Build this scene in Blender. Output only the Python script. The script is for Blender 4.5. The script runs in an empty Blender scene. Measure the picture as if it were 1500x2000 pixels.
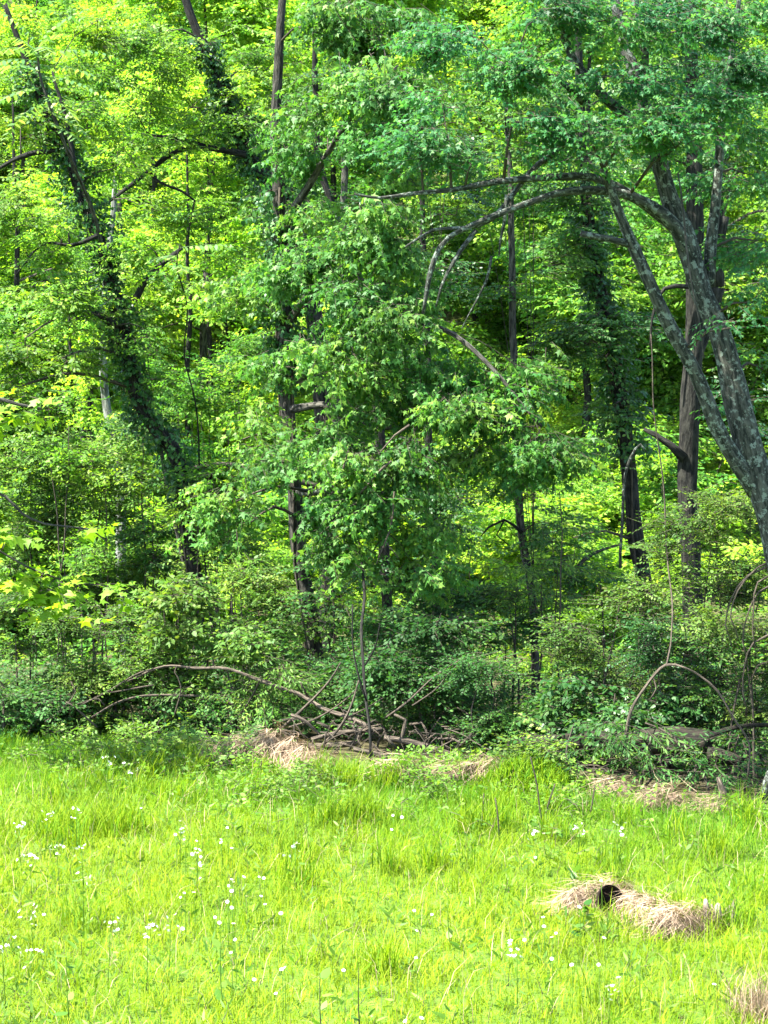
import bpy, math, random
import numpy as np

R = math.radians
rng = np.random.default_rng(11)
random.seed(11)
sc = bpy.context.scene
col = sc.collection

# ------------------------------------------------------------------ camera
FPX, CZ, PITCH = 4010.0, 4.4, R(-3.57)
cam_d = bpy.data.cameras.new('camera')
cam = bpy.data.objects.new('camera', cam_d)
col.objects.link(cam)
cam.location = (0, 0, CZ)
cam.rotation_euler = (R(90) + PITCH, 0, 0)
cam_d.sensor_fit = 'HORIZONTAL'
cam_d.sensor_width = 36
cam_d.lens = 36 * FPX / 1500
cam_d.clip_end = 3000
sc.camera = cam

# ------------------------------------------------------------------ light
SUN_EL, SUN_AZ = 58, -108         # azimuth measured from +Y (view direction), negative = left
sd = np.array([math.sin(R(SUN_AZ)) * math.cos(R(SUN_EL)), math.cos(R(SUN_AZ)) * math.cos(R(SUN_EL)), math.sin(R(SUN_EL))])
w = bpy.data.worlds.new('World')
sc.world = w
w.use_nodes = True
nt = w.node_tree
nt.nodes.clear()
sky = nt.nodes.new('ShaderNodeTexSky')
sky.sky_type = 'NISHITA'
sky.sun_disc = False
sky.sun_elevation = R(SUN_EL)
sky.sun_rotation = R(SUN_AZ)
bg = nt.nodes.new('ShaderNodeBackground')
bg.inputs[1].default_value = 0.105
wo = nt.nodes.new('ShaderNodeOutputWorld')
nt.links.new(sky.outputs[0], bg.inputs[0])
nt.links.new(bg.outputs[0], wo.inputs[0])
sun_d = bpy.data.lights.new('sun', 'SUN')
sun_d.energy = 5.0
sun_d.angle = R(0.5)
sun_d.color = (1.0, 0.95, 0.86)
sun = bpy.data.objects.new('sun', sun_d)
col.objects.link(sun)
from mathutils import Vector, Matrix
sun.rotation_euler = Vector(sd).to_track_quat('Z', 'Y').to_euler()
sc.view_settings.view_transform = 'Standard'
sc.view_settings.look = 'None'
sc.view_settings.gamma = 1
sc.view_settings.use_curve_mapping = False
sc.view_settings.exposure = 2.95
sc.cycles.max_bounces = 8
sc.cycles.diffuse_bounces = 4
sc.cycles.transmission_bounces = 4
sc.cycles.glossy_bounces = 1
sc.cycles.caustics_reflective = False
sc.cycles.caustics_refractive = False

# ------------------------------------------------------------------ pixel -> place
FW = np.array([0, math.cos(PITCH), math.sin(PITCH)])
UP = np.array([0, -math.sin(PITCH), math.cos(PITCH)])
def ray(px, py):
    return FW + np.array([(px - 750) / FPX, 0, 0]) + UP * ((1000 - py) / FPX)
def P(px, py, Y):
    d = ray(px, py)
    return np.array([0, 0, CZ]) + d * (Y / d[1])
def PG(px, py, z=0.0):
    d = ray(px, py)
    return np.array([0, 0, CZ]) + d * ((z - CZ) / d[2])

def sstep(a, b, x):
    t = np.clip((x - a) / (b - a), 0, 1)
    return t * t * (3 - 2 * t)
def fbm(x, y, s=1.0, seed=0.0):
    v = 0
    a = 1.0
    for i in range(4):
        k = s * 1.9 ** i
        v = v + a * np.sin(x * k * 1.07 + 1.7 * np.sin(y * k * .63 + i + seed) + seed * 3.1) * np.cos(y * k * .93 + 1.3 * np.sin(x * k * .71 + 2 * i) + seed)
        a *= .55
    return v / 1.6
EX = [-40, -8, -4.9, -2.2, -1.2, 0.5, 1.5, 2.6, 4.0, 8, 40]
EY = [26, 25.2, 25.0, 24.6, 23.3, 22.7, 22.9, 21.2, 20.7, 20.0, 19.5]
def edge(x):
    return np.interp(x, EX, EY)
def H(x, y):
    x = np.asarray(x, float)
    y = np.asarray(y, float)
    e = edge(x)
    h = 0.05 * fbm(x, y, .9) * sstep(3, 9, y)
    h = h - 0.55 * sstep(1.5, 7, y - e)
    h = h + 0.20 * np.maximum(0, y - 39) * sstep(37, 44, y) + 0.22 * np.maximum(0, y - 62)
    h = np.minimum(h, 34 + 2 * fbm(x, y, .02))
    return h + 0.3 * fbm(x, y, .25, 2.) * sstep(36, 50, y)

# ------------------------------------------------------------------ mesh helpers
class G:
    def __init__(s):
        s.V, s.T, s.r, s.u, s.m, s.n = [], [], [], [], [], 0
    def add(s, V, T, r=0.5, uv=None, mat=0):
        V = np.asarray(V, float)
        T = np.asarray(T, np.int64)
        n = len(V)
        s.V.append(V)
        s.T.append(T + s.n)
        s.r.append(np.broadcast_to(np.asarray(r, float), (n,)).copy())
        s.u.append(np.zeros((n, 2)) if uv is None else uv)
        s.m.append(np.full(len(T), mat, np.int32))
        s.n += n
        return s
    def mesh(s, name, mats, origin=(0, 0, 0), smooth=True):
        me = bpy.data.meshes.new(name)
        V = np.concatenate(s.V) - np.asarray(origin)
        T = np.concatenate(s.T)
        me.vertices.add(len(V))
        me.vertices.foreach_set('co', V.astype(np.float32).ravel())
        me.loops.add(T.size)
        me.loops.foreach_set('vertex_index', T.astype(np.int32).ravel())
        me.polygons.add(len(T))
        me.polygons.foreach_set('loop_start', np.arange(0, T.size, 3, dtype=np.int32))
        for m in mats:
            me.materials.append(m)
        me.polygons.foreach_set('material_index', np.concatenate(s.m))
        me.polygons.foreach_set('use_smooth', np.full(len(T), smooth))
        a = me.attributes.new('rnd', 'FLOAT', 'POINT')
        a.data.foreach_set('value', np.concatenate(s.r).astype(np.float32))
        uv = me.uv_layers.new(name='UVMap')
        uv.data.foreach_set('uv', np.concatenate(s.u)[T.ravel()].astype(np.float32).ravel())
        me.update(calc_edges=True)
        return me
    def obj(s, name, mats, parent=None, origin=None, smooth=True, kind=None):
        if not s.V:
            return None
        if not isinstance(mats, (list, tuple)):
            mats = [mats]
        if origin is None:
            origin = tuple(parent['o']) if parent is not None and 'o' in parent else (0, 0, 0)
        o = bpy.data.objects.new(name, s.mesh(name, mats, origin, smooth))
        col.objects.link(o)
        if parent is not None:
            o.parent = parent
        else:
            o.location = origin
        if kind:
            o['kind'] = kind
        return o
ORG = {}
def thing(name, label, cat, loc, group=None):
    o = bpy.data.objects.new(name, None)
    o.empty_display_size = .2
    col.objects.link(o)
    o.location = tuple(float(v) for v in loc)
    o['label'] = label
    o['category'] = cat
    if group:
        o['group'] = group
    o['o'] = [float(v) for v in loc]
    return o
def tag(o, label, cat, group=None, kind=None):
    o['label'] = label
    o['category'] = cat
    if group:
        o['group'] = group
    if kind:
        o['kind'] = kind
    return o

def catmull(pts, step):
    pts = np.asarray(pts, float)
    if len(pts) < 3:
        n = max(2, int(np.linalg.norm(pts[-1, :3] - pts[0, :3]) / step) + 1)
        t = np.linspace(0, 1, n)[:, None]
        return pts[0] * (1 - t) + pts[-1] * t
    p = np.vstack([2 * pts[0] - pts[1], pts, 2 * pts[-1] - pts[-2]])
    out = []
    for i in range(1, len(p) - 2):
        n = max(1, int(np.linalg.norm(p[i + 1, :3] - p[i, :3]) / step))
        t = np.linspace(0, 1, n, endpoint=False)[:, None]
        a, b, c, d = p[i - 1], p[i], p[i + 1], p[i + 2]
        out.append(.5 * (2 * b + (c - a) * t + (2 * a - 5 * b + 4 * c - d) * t ** 2 + (3 * b - a - 3 * c + d) * t ** 3))
    out.append(p[-2][None])
    return np.vstack(out)
def tube(g, pts, seg=8, step=.15, rough=0.0, wob=0.0, mat=0, r=.5, res=True):
    """pts: rows x,y,z,radius"""
    p = catmull(pts, step) if res else np.asarray(pts, float)
    n = len(p)
    if wob:
        ph = rng.uniform(0, 6, 3)
        L0 = np.arange(n) * step
        for k in range(3):
            p[:, k] += wob * (np.sin(L0 * 2.3 + ph[k]) + .5 * np.sin(L0 * 5.1 + ph[k] * 2)) * np.minimum(1, np.arange(n) / 3)
    c = p[:, :3]
    rad = np.maximum(p[:, 3], .0015)
    t = np.gradient(c, axis=0)
    t /= np.linalg.norm(t, axis=1)[:, None] + 1e-9
    u = np.cross(t, [0.13, 1.0, 0.07])
    bad = np.linalg.norm(u, axis=1) < .15
    u[bad] = np.cross(t[bad], [1, 0, 0])
    u /= np.linalg.norm(u, axis=1)[:, None]
    v = np.cross(t, u)
    th = np.linspace(0, 2 * np.pi, seg + 1)
    rr = np.repeat(rad[:, None], seg + 1, 1)
    L = np.concatenate([[0], np.cumsum(np.linalg.norm(np.diff(c, axis=0), axis=1))])
    if rough:
        ph = rng.uniform(0, 6, 4)
        e = (.5 * np.sin(3 * th[None] + 1.2 * np.sin(L[:, None] * 1.1 + ph[0])) + .5 * np.sin(5 * th[None] + L[:, None] * 2.1 + ph[1]) * np.sin(L[:, None] * 3.3 + ph[2])
             + .5 * np.sin(L[:, None] * 7 + 2 * np.sin(th[None]) + ph[3]))
        rr = rr * (1 + rough * e)
    V = c[:, None] + rr[..., None] * (np.cos(th)[None, :, None] * u[:, None] + np.sin(th)[None, :, None] * v[:, None])
    k = seg + 1
    i, j = np.meshgrid(np.arange(n - 1), np.arange(seg), indexing='ij')
    a = (i * k + j).ravel()
    b = a + 1
    cc = a + k
    d = cc + 1
    T = np.vstack([np.stack([a, b, d], 1), np.stack([a, d, cc], 1)])
    uv = np.stack([np.repeat(th[None] / (2 * np.pi), n, 0) * np.maximum(.25, rad.mean() * 6.3), np.repeat(L[:, None], seg + 1, 1)], -1).reshape(-1, 2)
    V = V.reshape(-1, 3)
    # end caps
    V = np.vstack([V, c[0], c[-1]])
    uv = np.vstack([uv, [[0, 0], [0, 0]]])
    q = np.arange(seg)
    T = np.vstack([T, np.stack([np.full(seg, n * k), q + 1, q], 1), np.stack([np.full(seg, n * k + 1), (n - 1) * k + q, (n - 1) * k + q + 1], 1)])
    g.add(V, T, r, uv, mat)
    return p

SH = {}
def shape(name, o, fold=.22, droop=.15):
    o = np.array(o, float)
    z = -fold * np.abs(o[:, 0]) - droop * o[:, 1] ** 2
    V = np.column_stack([o, z])
    n = len(V)
    T = np.array([[0, i, i + 1] for i in range(1, n - 1)])
    SH[name] = (V, T)
shape('maple5', [(0, 0), (.30, -.02), (.22, .2), (.52, .40), (.18, .46), (0, 1), (-.18, .46), (-.52, .40), (-.22, .2), (-.30, -.02)])
shape('maple3', [(0, 0), (.42, .24), (.16, .42), (0, 1), (-.16, .42), (-.42, .24)])
shape('gum5', [(0, 0), (.42, -.08), (.26, .16), (.58, .42), (.22, .45), (0, .95), (-.22, .45), (-.58, .42), (-.26, .16), (-.42, -.08)], .12, .1)
shape('oval6', [(0, 0), (.25, .22), (.25, .6), (0, 1), (-.25, .6), (-.25, .22)])
shape('oval4', [(0, 0), (.3, .42), (0, 1), (-.3, .42)])
shape('heart', [(0, 0), (.34, .12), (.26, .52), (0, 1), (-.26, .52), (-.34, .12)])
shape('lance', [(0, 0), (.11, .25), (.10, .6), (0, 1), (-.10, .6), (-.11, .25)])
shape('ivy', [(0, 0), (.36, .05), (.34, .42), (0, .9), (-.34, .42), (-.36, .05)], .15, .1)

def rot(yaw, pitch, roll):
    """x axis = spray direction; yaw about z, pitch about y (positive = up), roll about x. arrays -> (n,3,3)"""
    yaw, pitch, roll = np.broadcast_arrays(np.atleast_1d(yaw), np.atleast_1d(pitch), np.atleast_1d(roll))
    cy, sy, cp, sp, cr, sr = np.cos(yaw), np.sin(yaw), np.cos(-pitch), np.sin(-pitch), np.cos(roll), np.sin(roll)
    z, o = np.zeros_like(cy), np.ones_like(cy)
    A = np.stack([np.stack([cy, -sy, z], -1), np.stack([sy, cy, z], -1), np.stack([z, z, o], -1)], -2)
    B = np.stack([np.stack([cp, z, sp], -1), np.stack([z, o, z], -1), np.stack([-sp, z, cp], -1)], -2)
    C = np.stack([np.stack([o, z, z], -1), np.stack([z, cr, -sr], -1), np.stack([z, sr, cr], -1)], -2)
    return A @ B @ C
YX = np.array([[0, 1, 0], [-1, 0, 0], [0, 0, 1.]])  # leaf +y -> +x

def spray_tmpl(kind, n, L, s, droop=.5, spread=60, jit=.45, stalk=.25):
    """leaf transforms of one leafy twig (metres)"""
    M = []
    for i in range(n):
        f = (i + .6) / n
        side = 1 if i % 2 else -1
        yaw = side * R(spread) * (1 - .5 * f) + rng.normal(0, jit * .7)
        if i == n - 1:
            yaw = rng.normal(0, .3)
        pit = -droop * rng.uniform(.2, 1.5) + rng.normal(0, jit * .6)
        rol = rng.normal(0, jit)
        A = rot(yaw, pit, rol)[0]
        base = np.array([L * f, 0, -.12 * L * f * f]) + A @ np.array([s * stalk, 0, 0])
        sc_ = s * rng.uniform(.65, 1.15) * (1.05 - .35 * f)
        M.append((A @ YX.T @ np.eye(3), base, sc_, rng.uniform(0, 1)))
    Vk, Tk = SH[kind]
    Vs, Ts, rs, k = [], [], [], 0
    for A, b, q, r0 in M:
        Vs.append(Vk @ A.T * q + b)
        Ts.append(Tk + k)
        rs.append(np.full(len(Vk), r0))
        k += len(Vk)
    area = sum(q * q * .45 for _, _, q, _ in M)
    # twig
    g = G()
    tw = np.array([[-.1 * L, 0, .003], [-.1 * L, .003, -.002], [-.1 * L, -.003, -.002], [L, 0, -.12 * L + .001], [L, .001, -.12 * L - .001], [L, -.001, -.12 * L - .001]])
    tt = np.array([[0, 1, 4], [0, 4, 3], [1, 2, 5], [1, 5, 4], [2, 0, 3], [2, 3, 5]])
    return dict(V=np.vstack(Vs), T=np.vstack(Ts), r=np.concatenate(rs), M=M, area=area, tw=(tw, tt), kind=kind)
# fix: leaf local frame, +y is tip -> must map to spray +x
YX = np.array([[0, -1, 0], [1, 0, 0], [0, 0, 1.]])
def put_sprays(g, tm, pos, yaw, pitch, roll, scl, rs, twigs=True, contrast=.5):
    n = len(pos)
    which = rng.integers(0, len(tm), n)
    A = rot(yaw, pitch, roll)
    for w_, t in enumerate(tm):
        m = which == w_
        k = int(m.sum())
        if not k:
            continue
        V = np.einsum('nij,vj->nvi', A[m], t['V']) * scl[m][:, None, None] + pos[m][:, None]
        nv = len(t['V'])
        T = (t['T'][None] + (np.arange(k) * nv)[:, None, None]).reshape(-1, 3)
        r = np.clip(rs[m][:, None] * (1 - contrast) + t['r'][None] * contrast, 0, 1)
        g.add(V.reshape(-1, 3), T, r.ravel(), None, 0)
        if twigs:
            tv, tt = t['tw']
            V = np.einsum('nij,vj->nvi', A[m], tv) * scl[m][:, None, None] + pos[m][:, None]
            T = (tt[None] + (np.arange(k) * len(tv))[:, None, None]).reshape(-1, 3)
            g.add(V.reshape(-1, 3), T, .5, None, 1)
    return which, A
def tset(kind, n, L, s, k=10, **kw):
    return [spray_tmpl(kind, n, L, s, **kw) for _ in range(k)]

LEAFMESH = {}
def leaf_objects(parent, tm, which, A, pos, scl, idx, mat, limit=300):
    """the leaves that show largest, each an object of its own"""
    key = (tm[0]['kind'], mat.name)
    if key not in LEAFMESH:
        V, T = SH[tm[0]['kind']]
        LEAFMESH[key] = [G().add(V, T, v).mesh('leaf', [mat]) for v in np.linspace(.05, .95, 6)]
    n = 0
    org = np.array(parent['o'])
    for i in idx:
        for (B, b, q, r0) in tm[which[i]]['M']:
            if n >= limit:
                return
            M = np.eye(4)
            M[:3, :3] = A[i] @ B * q * scl[i]
            M[:3, 3] = A[i] @ b * scl[i] + pos[i] - org
            o = bpy.data.objects.new('leaf', random.choice(LEAFMESH[key]))
            col.objects.link(o)
            o.parent = parent
            o.matrix_local = Matrix(M.tolist())
            n += 1

def crown(parent, blobs, tm, mat, bark, skel, lai=3.5, clump=.34, sig=.16, pitch=(-.3, .25), front=0, flat=.6, limbs=True, twig_r=.007, scl=(.8, 1.2), gscale=1.0, stuffname='foliage', fill=.9):
    """blobs: rows of (px,py,rx,ry,Y[,dy]) -> clumps of sprays; skel: list of polylines to hang the limbs from"""
    pos, yaw, rs = [], [], []
    area1 = np.mean([t['area'] for t in tm])
    sk = np.vstack([s[:, :4] for s in skel]) if skel else None
    tg = G()
    lg = []
    for b in blobs:
        if len(b) == 7:     # world
            c, rad = np.array(b[:3], float), np.array(b[3:6], float)
            q = b[6]
        else:
            px, py, rx, ry, Y = b[:5]
            c = P(px, py, Y)
            k = Y / FPX
            rad = np.array([rx * k, (b[5] if len(b) > 5 else .85 * (rx + ry) / 2 * k), ry * k])
            q = 1
        ar = math.pi * rad[0] * rad[2]
        ns = int(q * lai * ar * gscale / area1)
        nc = max(2, int(ar / (clump * clump * 2.0)))
        d = rng.normal(0, 1, (nc, 3))
        d /= np.linalg.norm(d, axis=1)[:, None]
        cl = c + d * rad * ((rng.uniform(.15, 1, nc) ** .4) * np.where(rng.uniform(0, 1, nc) < .16, 1.35, 1))[:, None] * fill
        # limb
        base = None
        if sk is not None and limbs:
            dd = np.linalg.norm((sk[:, :3] - c) * [1, 1, .8], axis=1) + 1.0 * np.maximum(0, sk[:, 2] - c[2])
            j = int(np.argmin(dd))
            base = sk[j, :3]
            L = np.linalg.norm(c - base)
            if L > .15:
                mid = (base + c) / 2 + np.array([0, 0, .12 * L])
                r0 = min(sk[j, 3] * .6, .010 + .012 * L)
                lp = catmull(np.vstack([np.append(base, r0), np.append(mid, r0 * .75), np.append(c, r0 * .4)]), .25)
                lg.append(lp)
        for ci in cl:
            if base is not None and lg:
                lp = lg[-1]
                j = int(np.argmin(np.linalg.norm(lp[:, :3] - ci, axis=1)))
                st = lp[j, :3]
            elif sk is not None:
                j = int(np.argmin(np.linalg.norm((sk[:, :3] - ci), axis=1)))
                st = sk[j, :3]
            else:
                st = c
            m_ = (st + ci) / 2 + np.array([0, 0, .08 * np.linalg.norm(ci - st)])
            tube(tg, np.vstack([np.append(st, twig_r), np.append(m_, twig_r * .8), np.append(ci, twig_r * .4)]), seg=3, step=.2)
        w_ = rng.uniform(.3, 1.7, nc)
        own = rng.choice(nc, ns, p=w_ / w_.sum())
        p = cl[own] + rng.normal(0, 1, (ns, 3)) * [sig, sig, sig * flat]
        out = p - c
        pos.append(p)
        yaw.append(np.arctan2(out[:, 1], out[:, 0]) + rng.normal(0, .9, ns))
        rs.append(np.clip(rng.uniform(-.1, 1.1, nc)[own] * .75 + rng.uniform(0, .25, ns), 0, 1))
    pos, yaw, rs = np.vstack(pos), np.concatenate(yaw), np.concatenate(rs)
    n = len(pos)
    pit = rng.uniform(pitch[0], pitch[1], n)
    rol = rng.normal(0, .35, n)
    s_ = rng.uniform(scl[0], scl[1], n)
    g = G()
    if front:
        # nearest to the camera: individual leaves
        vis = np.abs(pos[:, 0]) < .175 * pos[:, 1]
        order = np.argsort(pos[:, 1] + np.where(vis, 0, 50))
        k = int(front / len(tm[0]['M'])) + 1
        sel = order[:k * 6]
        sel = rng.choice(sel, min(k, len(sel)), replace=False)
        mask = np.zeros(n, bool)
        mask[sel] = True
        wh = rng.integers(0, len(tm), k)
        A = rot(yaw[sel], pit[sel], rol[sel])
        leaf_objects(parent, tm, wh, A, pos[sel], s_[sel], range(len(sel)), mat, front)
        for q, i in enumerate(sel):
            tv, tt = tm[wh[q]]['tw']
            g.add(tv @ A[q].T * s_[i] + pos[i], tt, .5, None, 1)
        keep = ~mask
        pos, yaw, pit, rol, s_, rs = pos[keep], yaw[keep], pit[keep], rol[keep], s_[keep], rs[keep]
    put_sprays(g, tm, pos, yaw, pit, rol, s_, rs)
    g.obj(stuffname, [mat, bark], parent, kind='stuff')
    if tg.V:
        tg.obj('twig', [bark], parent, kind='stuff')
    for lp in lg:
        if lp[:, 3].max() > .006:
            q = G()
            tube(q, lp, seg=6, res=False, rough=.08)
            q.obj('branch', [bark], parent)
    return pos

# ------------------------------------------------------------------ materials
def mat_base(name):
    m = bpy.data.materials.new(name)
    m.use_nodes = True
    t = m.node_tree
    t.nodes.clear()
    out = t.nodes.new('ShaderNodeOutputMaterial')
    return m, t, out
def ramp(t, stops):
    r = t.nodes.new('ShaderNodeValToRGB')
    e = r.color_ramp.elements
    while len(e) < len(stops):
        e.new(.5)
    for k, (p_, c_) in enumerate(stops):
        e[k].position = p_
        e[k].color = (*c_, 1)
    return r
def leaf_mat(name, c0, c1, c2, trans=.38, rough=.42, spec=.5, tcol=1.5, noise=.5):
    m, t, out = mat_base(name)
    at = t.nodes.new('ShaderNodeAttribute')
    at.attribute_name = 'rnd'
    r = ramp(t, [(0, c0), (.55, c1), (1, c2)])
    t.links.new(at.outputs['Fac'], r.inputs[0])
    tc = t.nodes.new('ShaderNodeTexCoord')
    nz = t.nodes.new('ShaderNodeTexNoise')
    nz.inputs['Scale'].default_value = .9
    nz.inputs['Detail'].default_value = 2
    t.links.new(tc.outputs['Object'], nz.inputs['Vector'])
    hs = t.nodes.new('ShaderNodeHueSaturation')
    mr = t.nodes.new('ShaderNodeMapRange')
    mr.inputs['From Min'].default_value = .3
    mr.inputs['From Max'].default_value = .7
    mr.inputs['To Min'].default_value = 1 - noise * .5
    mr.inputs['To Max'].default_value = 1 + noise * .5
    t.links.new(nz.outputs[0], mr.inputs[0])
    t.links.new(mr.outputs[0], hs.inputs['Value'])
    t.links.new(r.outputs[0], hs.inputs['Color'])
    b = t.nodes.new('ShaderNodeBsdfPrincipled')
    b.inputs['Roughness'].default_value = rough
    b.inputs['Specular IOR Level'].default_value = spec
    t.links.new(hs.outputs[0], b.inputs['Base Color'])
    tr = t.nodes.new('ShaderNodeBsdfTranslucent')
    mx = t.nodes.new('ShaderNodeMix')
    mx.data_type = 'RGBA'
    mx.blend_type = 'MULTIPLY'
    mx.inputs[0].default_value = 1
    mx.inputs[7].default_value = (tcol * 1.15, tcol * 1.15, tcol * .5, 1)
    t.links.new(hs.outputs[0], mx.inputs[6])
    t.links.new(mx.outputs[2], tr.inputs[0])
    ms = t.nodes.new('ShaderNodeMixShader')
    ms.inputs[0].default_value = trans
    t.links.new(b.outputs[0], ms.inputs[1])
    t.links.new(tr.outputs[0], ms.inputs[2])
    t.links.new(ms.outputs[0], out.inputs[0])
    return m
def bark_mat(name, dark, light, lichen=None, sc_=1.0, bump=.9):
    m, t, out = mat_base(name)
    uv = t.nodes.new('ShaderNodeUVMap')
    mp = t.nodes.new('ShaderNodeMapping')
    mp.inputs['Scale'].default_value = (26 * sc_, 5 * sc_, 1)
    t.links.new(uv.outputs[0], mp.inputs[0])
    nz = t.nodes.new('ShaderNodeTexNoise')
    nz.inputs['Scale'].default_value = 1
    nz.inputs['Detail'].default_value = 5
    nz.inputs['Roughness'].default_value = .65
    t.links.new(mp.outputs[0], nz.inputs['Vector'])
    r = ramp(t, [(.42, dark), (.60, light)])
    t.links.new(nz.outputs[0], r.inputs[0])
    c_out = r.outputs[0]
    if lichen:
        n2 = t.nodes.new('ShaderNodeTexNoise')
        n2.inputs['Scale'].default_value = 17
        n2.inputs['Detail'].default_value = 4
        n2.inputs['Roughness'].default_value = .7
        tc = t.nodes.new('ShaderNodeTexCoord')
        t.links.new(tc.outputs['Object'], n2.inputs['Vector'])
        r2 = ramp(t, [(.53, (0, 0, 0)), (.60, (1, 1, 1))])
        t.links.new(n2.outputs[0], r2.inputs[0])
        mx = t.nodes.new('ShaderNodeMix')
        mx.data_type = 'RGBA'
        t.links.new(r2.outputs[0], mx.inputs[0])
        t.links.new(c_out, mx.inputs[6])
        mx.inputs[7].default_value = (*lichen, 1)
        c_out = mx.outputs[2]
    b = t.nodes.new('ShaderNodeBsdfPrincipled')
    b.inputs['Roughness'].default_value = .9
    b.inputs['Specular IOR Level'].default_value = .15
    t.links.new(c_out, b.inputs['Base Color'])
    bp = t.nodes.new('ShaderNodeBump')
    bp.inputs['Strength'].default_value = bump
    bp.inputs['Distance'].default_value = .04
    t.links.new(nz.outputs[0], bp.inputs['Height'])
    t.links.new(bp.outputs[0], b.inputs['Normal'])
    t.links.new(b.outputs[0], out.inputs[0])
    return m
def plain_mat(name, c, rough=.8, noise=None, trans=0):
    m, t, out = mat_base(name)
    b = t.nodes.new('ShaderNodeBsdfPrincipled')
    b.inputs['Roughness'].default_value = rough
    b.inputs['Specular IOR Level'].default_value = .2
    b.inputs['Base Color'].default_value = (*c, 1)
    if noise:
        tc = t.nodes.new('ShaderNodeTexCoord')
        n2 = t.nodes.new('ShaderNodeTexNoise')
        n2.inputs['Scale'].default_value = 9
        n2.inputs['Detail'].default_value = 6
        t.links.new(tc.outputs['Object'], n2.inputs['Vector'])
        r = ramp(t, [(.35, c), (.65, noise)])
        t.links.new(n2.outputs[0], r.inputs[0])
        t.links.new(r.outputs[0], b.inputs['Base Color'])
    t.links.new(b.outputs[0], out.inputs[0])
    return m

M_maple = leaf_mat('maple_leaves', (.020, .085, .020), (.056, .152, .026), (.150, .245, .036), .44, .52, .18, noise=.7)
M_teal = leaf_mat('shaded_maple_leaves', (.014, .078, .030), (.036, .130, .038), (.100, .205, .042), .44, .52, .18, noise=.7)  # blue-green shade of the right crown put into the leaf colour
M_left = leaf_mat('elm_leaves', (.028, .10, .018), (.078, .175, .018), (.18, .27, .024), .45, .52, .18, noise=.7)
M_ivy = leaf_mat('ivy_leaves', (.010, .050, .015), (.026, .084, .020), (.065, .14, .026), .32, .45, .25, noise=.6)
M_bush = leaf_mat('honeysuckle_leaves', (.024, .085, .016), (.072, .150, .022), (.165, .23, .038), .38, .52, .16, noise=.8)
M_bushd = leaf_mat('dark_shrub_leaves', (.014, .064, .016), (.038, .105, .022), (.095, .17, .032), .38, .52, .15, noise=.7)
M_olive = leaf_mat('olive_shrub_leaves', (.024, .070, .013), (.060, .115, .018), (.125, .175, .034), .36, .52, .14, noise=.7)
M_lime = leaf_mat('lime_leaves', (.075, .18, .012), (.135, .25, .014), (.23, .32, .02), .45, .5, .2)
M_far = leaf_mat('sunlit_leaves', (.050, .17, .018), (.150, .280, .022), (.31, .40, .045), .48, .55, .15, noise=.6)  # paler and yellower: sunlight in the gaps put into the leaf colour
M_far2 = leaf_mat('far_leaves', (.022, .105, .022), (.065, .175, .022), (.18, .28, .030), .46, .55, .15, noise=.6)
M_frond = leaf_mat('compound_leaves', (.05, .14, .04), (.10, .19, .05), (.20, .28, .07), .42, .5, .22)
M_grass = leaf_mat('grass_blades', (.040, .130, .006), (.126, .198, .006), (.215, .252, .014), .36, .7, .12, noise=.22)
M_weed = leaf_mat('weed_leaves', (.050, .130, .014), (.085, .17, .020), (.14, .21, .032), .36, .55, .2)
M_straw = leaf_mat('dead_grass', (.05, .035, .024), (.19, .135, .088), (.34, .26, .18), .15, .8, .15)
B_dark = bark_mat('dark_bark', (.005, .0052, .0045), (.024, .024, .019))
B_grey = bark_mat('grey_bark', (.016, .016, .013), (.080, .077, .064))
B_trunk = bark_mat('furrowed_bark', (.009, .009, .0075), (.050, .047, .038))
B_lich = bark_mat('lichen_bark', (.010, .012, .0095), (.055, .058, .047), (.12, .145, .12), 1)
B_pale = bark_mat('pale_bark', (.05, .055, .045), (.17, .185, .16), None, .5)
B_twig = bark_mat('twig_bark', (.03, .026, .02), (.08, .068, .05), None, 1)
B_deadw = bark_mat('dead_wood', (.030, .025, .019), (.125, .102, .076), None, 1)
B_rot = bark_mat('rotten_wood', (.004, .0035, .003), (.020, .016, .011), (.016, .024, .010), .6)
M_white = leaf_mat('white_petals', (.50, .50, .50), (.60, .62, .60), (.68, .68, .68), .2, .6, noise=.05, tcol=.8)
M_yellow = plain_mat('yellow_disc', (.45, .30, .03))
M_hole = plain_mat('hole_shade', (.004, .003, .002), .95, (.012, .006, .004))  # near-black colour stands in for the shade inside the mound hole
M_stump = plain_mat('weathered_stump_wood', (.05, .036, .026), .9, (.22, .19, .16))

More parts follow.
